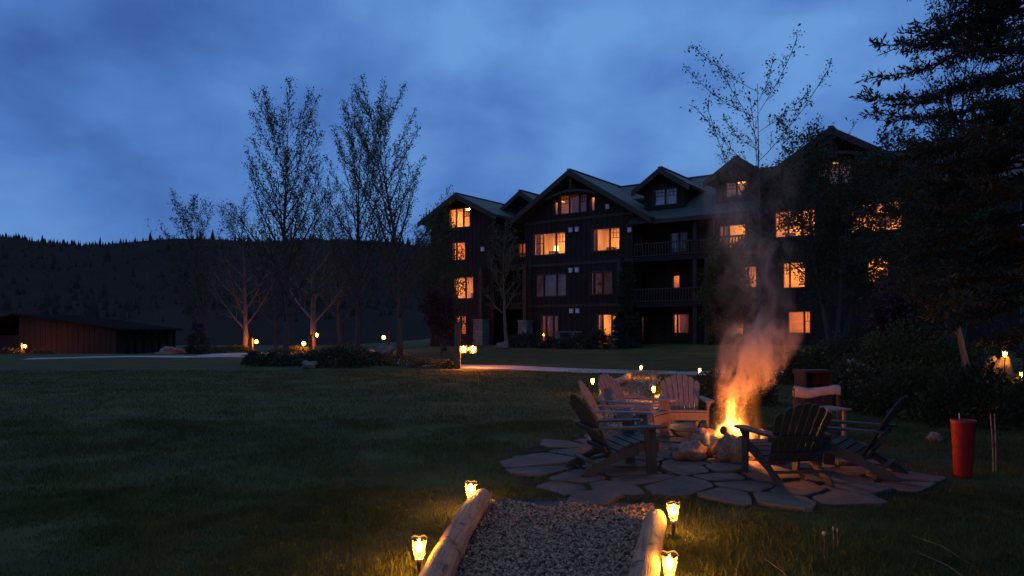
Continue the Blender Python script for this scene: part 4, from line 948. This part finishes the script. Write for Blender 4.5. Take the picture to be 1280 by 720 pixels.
# ------------------------------------------------------------------ adirondack chairs
def plank(mb, a, b, w, th, up): return mb.bar(a, b, w, th, up)
def make_chair(m):
    """faces +y, origin on the ground in the middle"""
    t = empty('adirondack_chair'); W = 0.27
    for s in (-1, 1):
        x = s*(W+0.015)
        p = [(0.36, 0.30), (0.36, 0.38), (0.16, 0.365), (-0.06, 0.30), (-0.30, 0.17), (-0.50, 0.075), (-0.56, 0.0), (-0.42, 0.0), (-0.20, 0.13), (0.04, 0.21), (0.20, 0.27)]
        MB().prism([Vector((x-0.014, q[0], q[1])) for q in p][::-1], (0.028, 0, 0)).build('side_rail', M[m], t)
        xf = s*(W+0.045)
        MB().prism([Vector((xf-0.014, 0.24, 0.0)), Vector((xf-0.014, 0.36, 0.0)), Vector((xf-0.014, 0.34, 0.55)), Vector((xf-0.014, 0.20, 0.55))], (0.028, 0, 0)).build('front_leg', M[m], t)
        MB().prism([Vector((xf+s*0.016-0.02, 0.27, 0.545)), Vector((xf+s*0.016-0.02, 0.27, 0.38)), Vector((xf+s*0.016+s*0.075-0.02, 0.27, 0.545))] if s > 0 else [Vector((xf-0.016+0.02, 0.27, 0.545)), Vector((xf-0.016-0.075+0.02, 0.27, 0.545)), Vector((xf-0.016+0.02, 0.27, 0.38))], (0, 0.03, 0)).build('arm_bracket', M[m], t)
        xa = s*(W+0.05)
        o = [(-0.075, 0.40), (-0.03, 0.46), (0.05, 0.46), (0.085, 0.40), (0.08, 0.10), (0.06, -0.22), (0.03, -0.42), (-0.02, -0.44), (-0.045, -0.36), (-0.06, 0.0)]
        pts = [Vector((xa+s*q[0], q[1], 0.553+0.02*(0.4-q[1])*0)) for q in o]
        if s < 0: pts = pts[::-1]
        MB().prism(pts, (0, 0, 0.026)).build('armrest', M[m], t)
    MB().box(-W-0.03, W+0.03, 0.362, 0.388, 0.25, 0.375).build('apron', M[m], t)
    curve = [(0.33, 0.395), (0.225, 0.392), (0.12, 0.375), (0.02, 0.345), (-0.075, 0.305), (-0.165, 0.255)]
    for i, (y, z) in enumerate(curve):
        y2, z2 = curve[min(i+1, 5)]; y1, z1 = curve[max(i-1, 0)]; d = Vector((0, y1-y2, z1-z2)).normalized(); up = Vector((1, 0, 0)).cross(d)
        MB().bar(Vector((-W-0.028, y, z)), Vector((W+0.028, y, z)), 0.088, 0.022, up=up if up.z > 0 else -up).build('seat_slat', M[m], t)
    B0 = Vector((0, -0.17, 0.24)); bd = Vector((0, -0.42, 0.79)).normalized(); nb = Vector((1, 0, 0)).cross(bd)
    n = 7
    for i in range(n):
        k = i-(n-1)/2; ln = 0.80-0.014*k*k; wb = 0.058; wt = 0.080; xb = k*0.0705; xt = k*0.095
        a = B0+Vector((xb, 0, 0)); b = B0+Vector((xt, 0, 0))+bd*ln; e = bd*(-0.012*abs(k)); sg = 1 if k > 0 else -1
        tl = b-Vector((wt/2, 0, 0)); tr = b+Vector((wt/2, 0, 0))
        if k > 0: tr += bd*(-0.018*k)
        if k < 0: tl += bd*(0.018*k)
        pts = [a-Vector((wb/2, 0, 0)), a+Vector((wb/2, 0, 0)), tr, b+bd*0.012-(Vector((0, 0, 0))), tl]
        MB().prism(pts[::-1], -nb*0.02 if nb.y < 0 else nb*0.02*-1).build('back_slat', M[m], t)
    back = nb if nb.y < 0 else -nb
    for q, w, name in ((0.10, 0.60, 'back_brace'), (0.345, 0.72, 'back_brace')):
        c = B0+bd*q+back*0.040
        MB().bar(c-Vector((w/2, 0, 0)), c+Vector((w/2, 0, 0)), 0.07, 0.026, up=back).build(name, M[m], t)
    MB().box(-W-0.03, W+0.03, -0.43, -0.37, 0.135, 0.16).build('rear_stretcher', M[m], t)
    return t
cb = make_chair('chair_brown'); cd = make_chair('chair_dark'); used = set()
def chair(src, x, y, fx, fy, label, sc_=1.0):
    t = src if src.name not in used else copy_tree(src); used.add(src.name)
    t.location = (x, y, ST if inpoly(x, y, OUT) else 0.0); t.rotation_euler = (0, 0, math.atan2(fy, fx)-math.pi/2); t.scale = (sc_, sc_, sc_*0.93)
    tag(t, label, 'chair', 'wooden chairs round the fire')
chair(cd, 1.17, 8.02, 0.97, 0.24, 'dark green slatted garden chair nearest the lawn, seen from its side', 0.95)
chair(cb, 1.40, 9.25, 0.95, -0.20, 'brown slatted garden chair just behind the dark green one')
chair(cb, 1.80, 10.35, 0.82, -0.55, 'brown slatted garden chair beside the far gravel path, turned to the fire')
chair(cb, 2.62, 10.95, -0.08, -1.0, 'brown slatted garden chair facing the camera across the fire', 0.94)
chair(cd, 2.86, 7.60, -0.12, 0.99, 'dark slatted garden chair seen from behind, in front of the fire', 0.93)
chair(cd, 3.70, 7.88, -0.80, 0.60, 'dark slatted garden chair at the right of the fire, turned away', 0.95)

# ------------------------------------------------------------------ fire pit
FX, FY = 2.80, 9.0
ring = [(-0.66, -0.34, .25, .19, .13, 1, 'grey boulder at the front left of the fire ring'), (-0.20, -0.48, .21, .15, .20, 2, 'pointed boulder at the front of the fire ring'),
        (-0.43, -0.02, .19, .16, .15, 3, 'fire-lit boulder at the left of the fire ring'), (-0.26, 0.42, .20, .18, .15, 4, 'fire-lit boulder at the back left of the fire ring'),
        (0.16, 0.50, .22, .18, .14, 5, 'boulder at the back of the fire ring'), (0.50, 0.30, .19, .19, .15, 6, 'boulder at the back right of the fire ring'),
        (0.55, -0.10, .18, .19, .14, 7, 'boulder at the right of the fire ring behind the dark chair'), (0.28, -0.48, .18, .15, .12, 8, 'boulder at the front right of the fire ring behind the dark chair')]
for dx, dy, rx, ry, rz, sd, lab in ring: boulder((FX+dx, FY+dy, ST+rz*0.62), (rx, ry, rz), lab, sd, name='fire_ring_boulder', group='boulders of the fire ring')
random.seed(4)
ash = MB(); k = 18
ash.v = [(FX+0.42*math.cos(2*math.pi*j/k), FY+0.42*math.sin(2*math.pi*j/k), 0.03) for j in range(k)]+[(FX, FY, 0.10)]; ash.f = [(j, (j+1) % k, k) for j in range(k)]
ash.build('ash_bed', M['char'])['kind'] = 'structure'
for i, (a, ln, z, tilt) in enumerate(((0.3, .62, .14, .1), (1.4, .6, .19, .25), (2.6, .58, .20, -.2), (-0.25, .55, .25, .14), (0.6, .5, .27, -.3))):
    d = Vector((math.cos(a), math.sin(a), tilt)).normalized(); c = Vector((FX, FY, z)); o = MB().tube([c-d*ln/2, c-d*ln/6, c+d*ln/6, c+d*ln/2], [.055, .062, .058, .05], 10).build('firewood_log', M['char'], smooth=False)
    tag(o, ['charred log lying lowest in the fire', 'charred log slanting up out of the fire', 'charred log crossing the fire from back to front', 'upper charred log burning at the fire heart', 'topmost short log of the fire'][i], 'log', 'burning logs')
emb = MB()
for i in range(70):
    a = random.random()*6.28; r = 0.34*math.sqrt(random.random()); emb.ball((FX+r*math.cos(a), FY+r*math.sin(a), 0.10+random.random()*0.07), random.uniform(0.012, 0.034), 5, 3)
tag(emb.build('embers', M['ember']), 'glowing red embers between the burning logs', 'embers', kind='stuff')

# volume shaders ---------------------------------------------------
def vol_tools(name):
    m, t, N = newmat(name); l = t.links.new
    def mth(op, a, b=None, c=None, clamp=False):
        n = N('ShaderNodeMath', operation=op); n.use_clamp = clamp
        for i, v in enumerate((a, b, c)):
            if v is None: continue
            if isinstance(v, (int, float)): n.inputs[i].default_value = v
            else: l(v, n.inputs[i])
        return n.outputs[0]
    def mr(v, a, b, c, d):
        n = N('ShaderNodeMapRange', interpolation_type='SMOOTHSTEP'); l(v, n.inputs['Value'])
        for k, x in zip(('From Min', 'From Max', 'To Min', 'To Max'), (a, b, c, d)): n.inputs[k].default_value = x
        return n.outputs['Result']
    tcn = N('ShaderNodeTexCoord'); sp = N('ShaderNodeSeparateXYZ'); l(tcn.outputs['Object'], sp.inputs[0])
    def nse(scale, detail, stretch, off=(0, 0, 0), dist=0.0, rough=0.55):
        mp_ = N('ShaderNodeMapping'); mp_.inputs['Scale'].default_value = stretch; mp_.inputs['Location'].default_value = off; l(tcn.outputs['Object'], mp_.inputs['Vector'])
        q = N('ShaderNodeTexNoise'); q.inputs['Scale'].default_value = scale; q.inputs['Detail'].default_value = detail; q.inputs['Distortion'].default_value = dist; q.inputs['Roughness'].default_value = rough
        l(mp_.outputs[0], q.inputs['Vector']); return q.outputs['Fac']
    def curve(v, pts):
        n = N('ShaderNodeFloatCurve'); cm = n.mapping.curves[0]
        while len(cm.points) > 2: cm.points.remove(cm.points[1])
        cm.points[0].location = pts[0]; cm.points[-1].location = pts[-1]
        for p in pts[1:-1]: cm.points.new(*p)
        n.mapping.update(); l(v, n.inputs['Value']); return n.outputs[0]
    return m, t, N, l, mth, mr, sp, nse, curve

# flames: an emitting volume
m, t, N, l, mth, mr, sp, nse, curve = vol_tools('flame')
X, Yv, Z = sp.outputs
n1 = nse(5.6, 2, (1, 1, 0.36), (0, 0, -0.35), 0.7)
n2 = nse(2.4, 1, (1, 1, 0.6), (3, 1, 0), 0.2)
wx = mth('ADD', X, mth('MULTIPLY', mth('SUBTRACT', n2, 0.5), mth('MULTIPLY', Z, 0.9)))
wx = mth('SUBTRACT', wx, mth('MULTIPLY', Z, 0.06))
d = mth('SQRT', mth('ADD', mth('MULTIPLY', wx, wx), mth('MULTIPLY', Yv, Yv)))
zn = mth('DIVIDE', Z, 1.2)
rz = curve(zn, [(0, 0.30), (0.12, 0.37), (0.3, 0.31), (0.55, 0.25), (0.8, 0.22), (1, 0.16)])
body = mth('SUBTRACT', 1.0, mth('DIVIDE', d, rz))
heat = mth('ADD', body, mth('MULTIPLY', mth('SUBTRACT', n1, 0.5), 3.4))
heat = mth('SUBTRACT', heat, mth('MULTIPLY', Z, 1.95))
core = mth('MAXIMUM', mth('SUBTRACT', heat, 0.0), 0.0)
core2 = mth('MULTIPLY', core, core)
glowm = mth('MULTIPLY', mth('MAXIMUM', body, 0.0), mr(n1, 0.42, 0.68, 0.0, 1.0))
glowm = mth('MULTIPLY', glowm, mr(Z, 0.4, 1.2, 1.0, 0.0))
st_ = mth('ADD', mth('MULTIPLY', core2, 80.0), mth('MULTIPLY', glowm, 4.0))
st_ = mth('MULTIPLY', st_, mr(d, 0.30, 0.46, 1.0, 0.0))
colr = N('ShaderNodeMix', data_type='RGBA'); l(mr(core, 0.0, 0.55, 0.0, 1.0), colr.inputs[0]); colr.inputs[6].default_value = (1, 0.24, 0.025, 1); colr.inputs[7].default_value = (1, 0.50, 0.085, 1)
em = N('ShaderNodeEmission'); l(colr.outputs[2], em.inputs['Color']); l(st_, em.inputs['Strength'])
o = N('ShaderNodeOutputMaterial'); l(em.outputs[0], o.inputs['Volume']); M['flame'] = m
fl_ = MB().lathe([(0.001, 0.0), (0.40, 0.0), (0.46, 0.25), (0.42, 0.7), (0.28, 1.15), (0.001, 1.2)], 14).build('fire', M['flame'], loc=(FX-0.02, FY-0.06, 0.10))
tag(fl_, 'bright yellow and orange flames leaping from the fire pit', 'fire')
# the fire's light
fd = bpy.data.lights.new('firelight', 'POINT'); fd.energy = 240; fd.color = (1.0, 0.25, 0.045); fd.shadow_soft_size = 0.05
fo = bpy.data.objects.new('firelight', fd); COL.objects.link(fo); fo.location = (FX-0.02, FY-0.06, 0.33)

# smoke column: a scattering volume
m, t, N, l, mth, mr, sp, nse, curve = vol_tools('smoke')
X, Yv, Z = sp.outputs
zn = mth('DIVIDE', Z, 4.0)
n1 = nse(2.9, 4, (1, 1, 0.62), (0.3, 0, -0.4), 1.6, 0.62)
n2 = nse(1.1, 2, (1, 1, 0.7), (5, 2, 0), 0.0)
cxn = curve(zn, [(0, 0.50), (0.1, 0.52), (0.25, 0.615), (0.4, 0.60), (0.6, 0.58), (1, 0.62)])
wx = mth('SUBTRACT', X, mth('MULTIPLY', mth('SUBTRACT', cxn, 0.5), 2.0))
wx = mth('ADD', wx, mth('MULTIPLY', mth('SUBTRACT', n2, 0.5), 1.5))
wy = mth('ADD', Yv, mth('MULTIPLY', mth('SUBTRACT', n1, 0.5), 0.3))
d = mth('SQRT', mth('ADD', mth('MULTIPLY', wx, wx), mth('MULTIPLY', wy, wy)))
rz = curve(zn, [(0, 0.24), (0.1, 0.40), (0.2, 0.60), (0.28, 0.64), (0.38, 0.48), (0.6, 0.56), (1, 0.74)])
body = mth('SUBTRACT', 1.0, mth('DIVIDE', d, rz), clamp=True)
body = mth('MULTIPLY', body, mr(n1, 0.43, 0.60, 0.02, 1.0))
amp = curve(zn, [(0, 0.12), (0.08, 0.35), (0.2, 0.95), (0.28, 0.95), (0.36, 0.42), (0.5, 0.24), (0.75, 0.14), (1, 0.0)])
den = mth('MULTIPLY', mth('MULTIPLY', body, amp), 7.0)
vs = N('ShaderNodeVolumePrincipled'); vs.inputs['Color'].default_value = (0.78, 0.62, 0.46, 1); vs.inputs['Anisotropy'].default_value = 0.0; l(den, vs.inputs['Density'])
o = N('ShaderNodeOutputMaterial'); l(vs.outputs[0], o.inputs['Volume']); M['smoke'] = m
sm = MB().lathe([(0.001, 0.0), (0.45, 0.0), (0.85, 0.8), (0.95, 2.0), (1.05, 4.0), (0.001, 4.0)], 12).build('smoke', M['smoke'], loc=(FX+0.02, FY+0.05, 0.32))
for v in sm.data.vertices: v.co.x += 0.22*min(1, v.co.z/1.0)
tag(sm, 'grey smoke column glowing orange above the fire', 'smoke', kind='stuff')

# ------------------------------------------------------------------ cabinet, side table, towel, bucket, sticks
t = empty('wood_cabinet', (*onground(1016, 12.6)[:2], -0.12), 0.08)
MB().box(-0.24, -0.21, -0.2, 0.2, 0, 0.95).build('side_panel', M['redwood'], t); MB().box(0.21, 0.24, -0.2, 0.2, 0, 0.95).build('side_panel', M['redwood'], t)
MB().box(-0.21, 0.21, 0.17, 0.2, 0, 0.95).build('back_panel', M['redwood'], t); MB().box(-0.26, 0.26, -0.22, 0.22, 0.952, 0.99).build('top', M['redwood'], t)
MB().box(-0.21, 0.21, -0.2, -0.175, 0.02, 0.66).build('door', M['redwood'], t); MB().box(-0.21, 0.21, -0.17, 0.17, 0.66, 0.69).build('shelf', M['redwood'], t)
tag(t, 'tall red-brown wooden cabinet with an open top shelf behind the fire', 'cabinet')
t = empty('towel_stand', (*onground(1021, 10.6)[:2], 0.0), 0.02)
for s in (-1, 1): MB().box(s*0.32-0.018, s*0.32+0.018, -0.02, 0.02, 0, 0.68).build('post', M['redwood'], t)
MB().box(-0.35, 0.35, -0.016, 0.016, 0.68, 0.71).build('top_rail', M['redwood'], t); MB().box(-0.30, 0.30, -0.012, 0.012, 0.1, 0.13).build('bottom_rail', M['redwood'], t)
tag(t, 'low wooden rail stand holding the pale towel', 'stand')
tw = MB(); nu, nv = 26, 8
for i in range(nu+1):
    x = -0.34+0.68*i/nu; sag = 0.020*math.sin(i*0.21+2.6)+0.004*math.sin(i*0.6)
    for j in range(nv+1):
        q = j/nv*2-1; y = -0.034*math.tanh(-q*4)*1.0+0.005*math.sin(i*0.4+j); z = 0.728-abs(q)**1.3*(0.13+0.02*math.sin(i*0.2+1))+sag*(1-abs(q)*0.3)
        tw.v.append((x, y, z))
for i in range(nu):
    for j in range(nv): a = i*(nv+1)+j; tw.f.append((a, a+1, a+nv+2, a+nv+1))
o = tw.build('towel', M['towel'], smooth=True, loc=(*onground(1021, 10.6)[:2], 0.0), rotz=0.02)
so = o.modifiers.new('thickness', 'SOLIDIFY'); so.thickness = 0.012
tag(o, 'crumpled pale towel draped over the low wooden rail', 'towel')
t = empty('side_table', (*onground(1036, 9.75)[:2], 0.0), 0.3)
for i in range(4): MB().box(-0.2+i*0.102, -0.2+i*0.102+0.095, -0.2, 0.2, 0.50, 0.522).build('top_slat', M['chair_brown'], t)
for sx in (-1, 1):
    for sy in (-1, 1): MB().box(sx*0.13-0.02, sx*0.13+0.02, sy*0.13-0.02, sy*0.13+0.02, 0, 0.498).build('leg', M['chair_brown'], t)
tag(t, 'small slatted side table behind the dark chairs', 'table')
bx_, by_ = (1204-640)/F*7.75, 7.75
t = empty('red_bucket', (bx_, by_, 0.0)); t.scale = (0.86, 0.86, 1)
MB().lathe([(0.001, 0.004), (0.096, 0.004), (0.104, 0.02), (0.136, 0.575), (0.143, 0.59), (0.144, 0.612), (0.137, 0.614), (0.130, 0.57), (0.095, 0.03), (0.001, 0.03)], 28).build('bucket_body', M['red'], t, smooth=True)
tag(t, 'tall red plastic bucket standing in the dark grass', 'bucket')
o = MB().tube([(bx_-0.02, by_, 0.06), (bx_-0.03, by_+0.02, 0.68)], [0.006, 0.005], 6).build('roasting_stick', M['steel']); tag(o, 'thin metal stick poking out of the red bucket', 'stick', 'roasting sticks')
for k, dx in enumerate((0.0, 0.035)):
    x, y = (1241-640)/F*7.9+dx, 7.9; o = MB().tube([(x+0.01*(1-k), y, -0.03), (x, y, 0.3), (x-0.025+k*0.01, y, 0.66)], [0.009, 0.008, 0.006], 6).build('roasting_stick', M['log'])
    tag(o, ['left one of two wooden sticks planted right of the red bucket', 'right one of two wooden sticks planted right of the red bucket'][k], 'stick', 'roasting sticks')

# ------------------------------------------------------------------ grass
def in_stones(x, y):
    r = np.zeros(len(x), bool)
    for P in STONES:
        P = np.array(P); lo = P.min(0); hi = P.max(0); c = np.where((x > lo[0]) & (x < hi[0]) & (y > lo[1]) & (y < hi[1]) & ~r)[0]
        if not len(c): continue
        ins = np.zeros(len(c), bool); q = np.roll(P, 1, 0)
        for (x1, y1), (x2, y2) in zip(P, q):
            k = ((y1 > y[c]) != (y2 > y[c])) & (x[c] < (x2-x1)*(y[c]-y1)/(y2-y1+1e-12)+x1); ins ^= k
        r[c] |= ins
    return r
def blades(n, y0, y1, hmin, hmax, w, half=1.1, tall=False):
    y = np.sqrt(rng.uniform(y0*y0, y1*y1, n)); x = rng.uniform(-half, half, n)*y
    l = -0.28+(y-6.4)*(0.25/3.0)-0.02; rr = 1.12+(y-5.73)*0.236+0.08
    keep = ~((x > l-0.05) & (x < np.minimum(rr, 1.3)) & (y < 6.62))
    keep &= ~in_stones(x, y)
    keep &= ~(((x-FX)**2+(y-FY)**2) < 0.6**2)
    if y1 > 11:
        cxp = np.interp(y, [c.y for c in CP], [c.x for c in CP], left=99, right=99); keep &= ~(np.abs(x-cxp) < 0.6)
    pn = np.array([mnoise.noise(Vector((a*0.9, b*0.9, 3))) + 0.5*mnoise.noise(Vector((a*3, b*3, 7))) for a, b in zip(x, y)])
    keep &= rng.uniform(size=n) < np.clip(0.75+pn*0.9, 0.1, 1)
    x, y, pn = x[keep], y[keep], pn[keep]; n = len(x); h = rng.uniform(hmin, hmax, n)*np.clip(0.85+0.7*pn, 0.35, 1.6)
    pat_in = np.array([inpoly(a, b, OUT) for a, b in zip(x, y)]) if y1 < 13 else np.zeros(n, bool)
    h = np.where(pat_in, h*0.6, h)
    if not tall:
        h = np.where((x > 1.5) & (y < 6.6), h*1.25, h)
    z = np.array([gz(a, b) for a, b in zip(x, y)]) if y1 > 10 else np.zeros(n)
    a = rng.uniform(0, 6.28, n); le = rng.uniform(0.1, 0.7, n)*h; la = rng.uniform(0, 6.28, n); ww = w*rng.uniform(0.7, 1.4, n)
    bx = np.cos(a)*ww; by = np.sin(a)*ww; tx = np.cos(la)*le; ty = np.sin(la)*le
    V = np.stack([np.stack([x-bx, y-by, z-0.005], 1), np.stack([x+bx, y+by, z-0.005], 1), np.stack([x+bx*0.6+tx*0.35, y+by*0.6+ty*0.35, z+h*0.6], 1), np.stack([x+tx, y+ty, z+h], 1), np.stack([x-bx*0.6+tx*0.35, y-by*0.6+ty*0.35, z+h*0.6], 1)], 1)
    return V.reshape(-1, 3), np.arange(n*5).reshape(n, 5)
vv = []; ffs = []; o0 = 0
for a in ((190000, 3.7, 7.2, 0.02, 0.052, 0.0030), (140000, 7.2, 12.5, 0.03, 0.06, 0.0035), (140000, 12.5, 27, 0.03, 0.06, 0.007)):
    v, f = blades(*a); vv.append(v); ffs.append(f+o0); o0 += len(v)
tag(npmesh('grass', np.concatenate(vv), np.concatenate(ffs), M['blade']), 'short green grass of the lawn and between the paving', 'grass', kind='stuff')
# long uncut grass at the lower right and by the left log
y = np.sqrt(rng.uniform(3.6**2, 6.3**2, 9000)); x = rng.uniform(1.25, 4.6, 9000)
k = rng.uniform(size=9000) < np.clip((5.9-y)*0.5, 0.05, 1); x, y = x[k], y[k]
x = np.concatenate([x, rng.normal(-0.72, 0.14, 260)]); y = np.concatenate([y, rng.normal(4.45, 0.3, 260)])
n = len(x); h = rng.uniform(0.05, 0.125, n); a = rng.uniform(0, 6.28, n); la = rng.uniform(0, 6.28, n); le = rng.uniform(0.15, 0.8, n)*h; w = 0.0028
bx = np.cos(a)*w; by = np.sin(a)*w; tx = np.cos(la)*le; ty = np.sin(la)*le; z = np.zeros(n)
V = np.stack([np.stack([x-bx, y-by, z-0.005], 1), np.stack([x+bx, y+by, z-0.005], 1), np.stack([x+bx*0.7+tx*0.3, y+by*0.7+ty*0.3, h*0.6], 1), np.stack([x+tx, y+ty, h], 1), np.stack([x-bx*0.7+tx*0.3, y-by*0.7+ty*0.3, h*0.6], 1)], 1).reshape(-1, 3)
tag(npmesh('long_grass', V, np.arange(n*5).reshape(n, 5), M['blade']), 'long uncut grass at the lower right beside the right log', 'grass', kind='stuff')
# dandelion stalks
random.seed(9)
for i, (px, py, h) in enumerate(((1030, 668, 0.13), (1041, 662, 0.16), (1046, 664, 0.14))):
    Y = F*(EYE-h)/(py-HZ); x = (px-640)/F*Y; t = empty('dandelion', (x, Y, 0))
    MB().tube([(0, 0, -0.01), (0.006, 0, h*0.5), (0.002*i, 0, h)], [0.003, 0.0025, 0.0025], 5).build('stalk', M['dry_blade'], t)
    MB().ball((0.002*i, 0, h+0.008), (0.016 if i == 0 else 0.007, 0.016 if i == 0 else 0.007, 0.016), 8, 5).build('seed_head', M['towel'], t)
    tag(t, ['pale dandelion with round seed head in the long grass', 'tallest bare dandelion stalk in the long grass', 'bare dandelion stalk right of the tallest one'][i], 'dandelion', 'dandelions in the long grass')
for i, (px, py, Y, lx, lab) in enumerate(((1140, 662, 5.0, 0.32, 'long dry stalk lying slanted in the dark grass at lower right'), (1150, 690, 4.6, 0.26, 'shorter dry stalk slanted low in the grass at lower right'), (955, 670, 4.5, 0.16, 'dry stalk slanting through the grass right of the right log'))):
    x = (px-640)/F*Y; o = MB().tube([(x, Y, 0.16), (x+lx*0.5, Y-0.08, 0.11), (x+lx, Y-0.2, 0.0)], [0.002, 0.003, 0.004], 5).build('dry_stalk', M['dry_blade']); tag(o, lab, 'stalk', 'dry stalks in the grass')
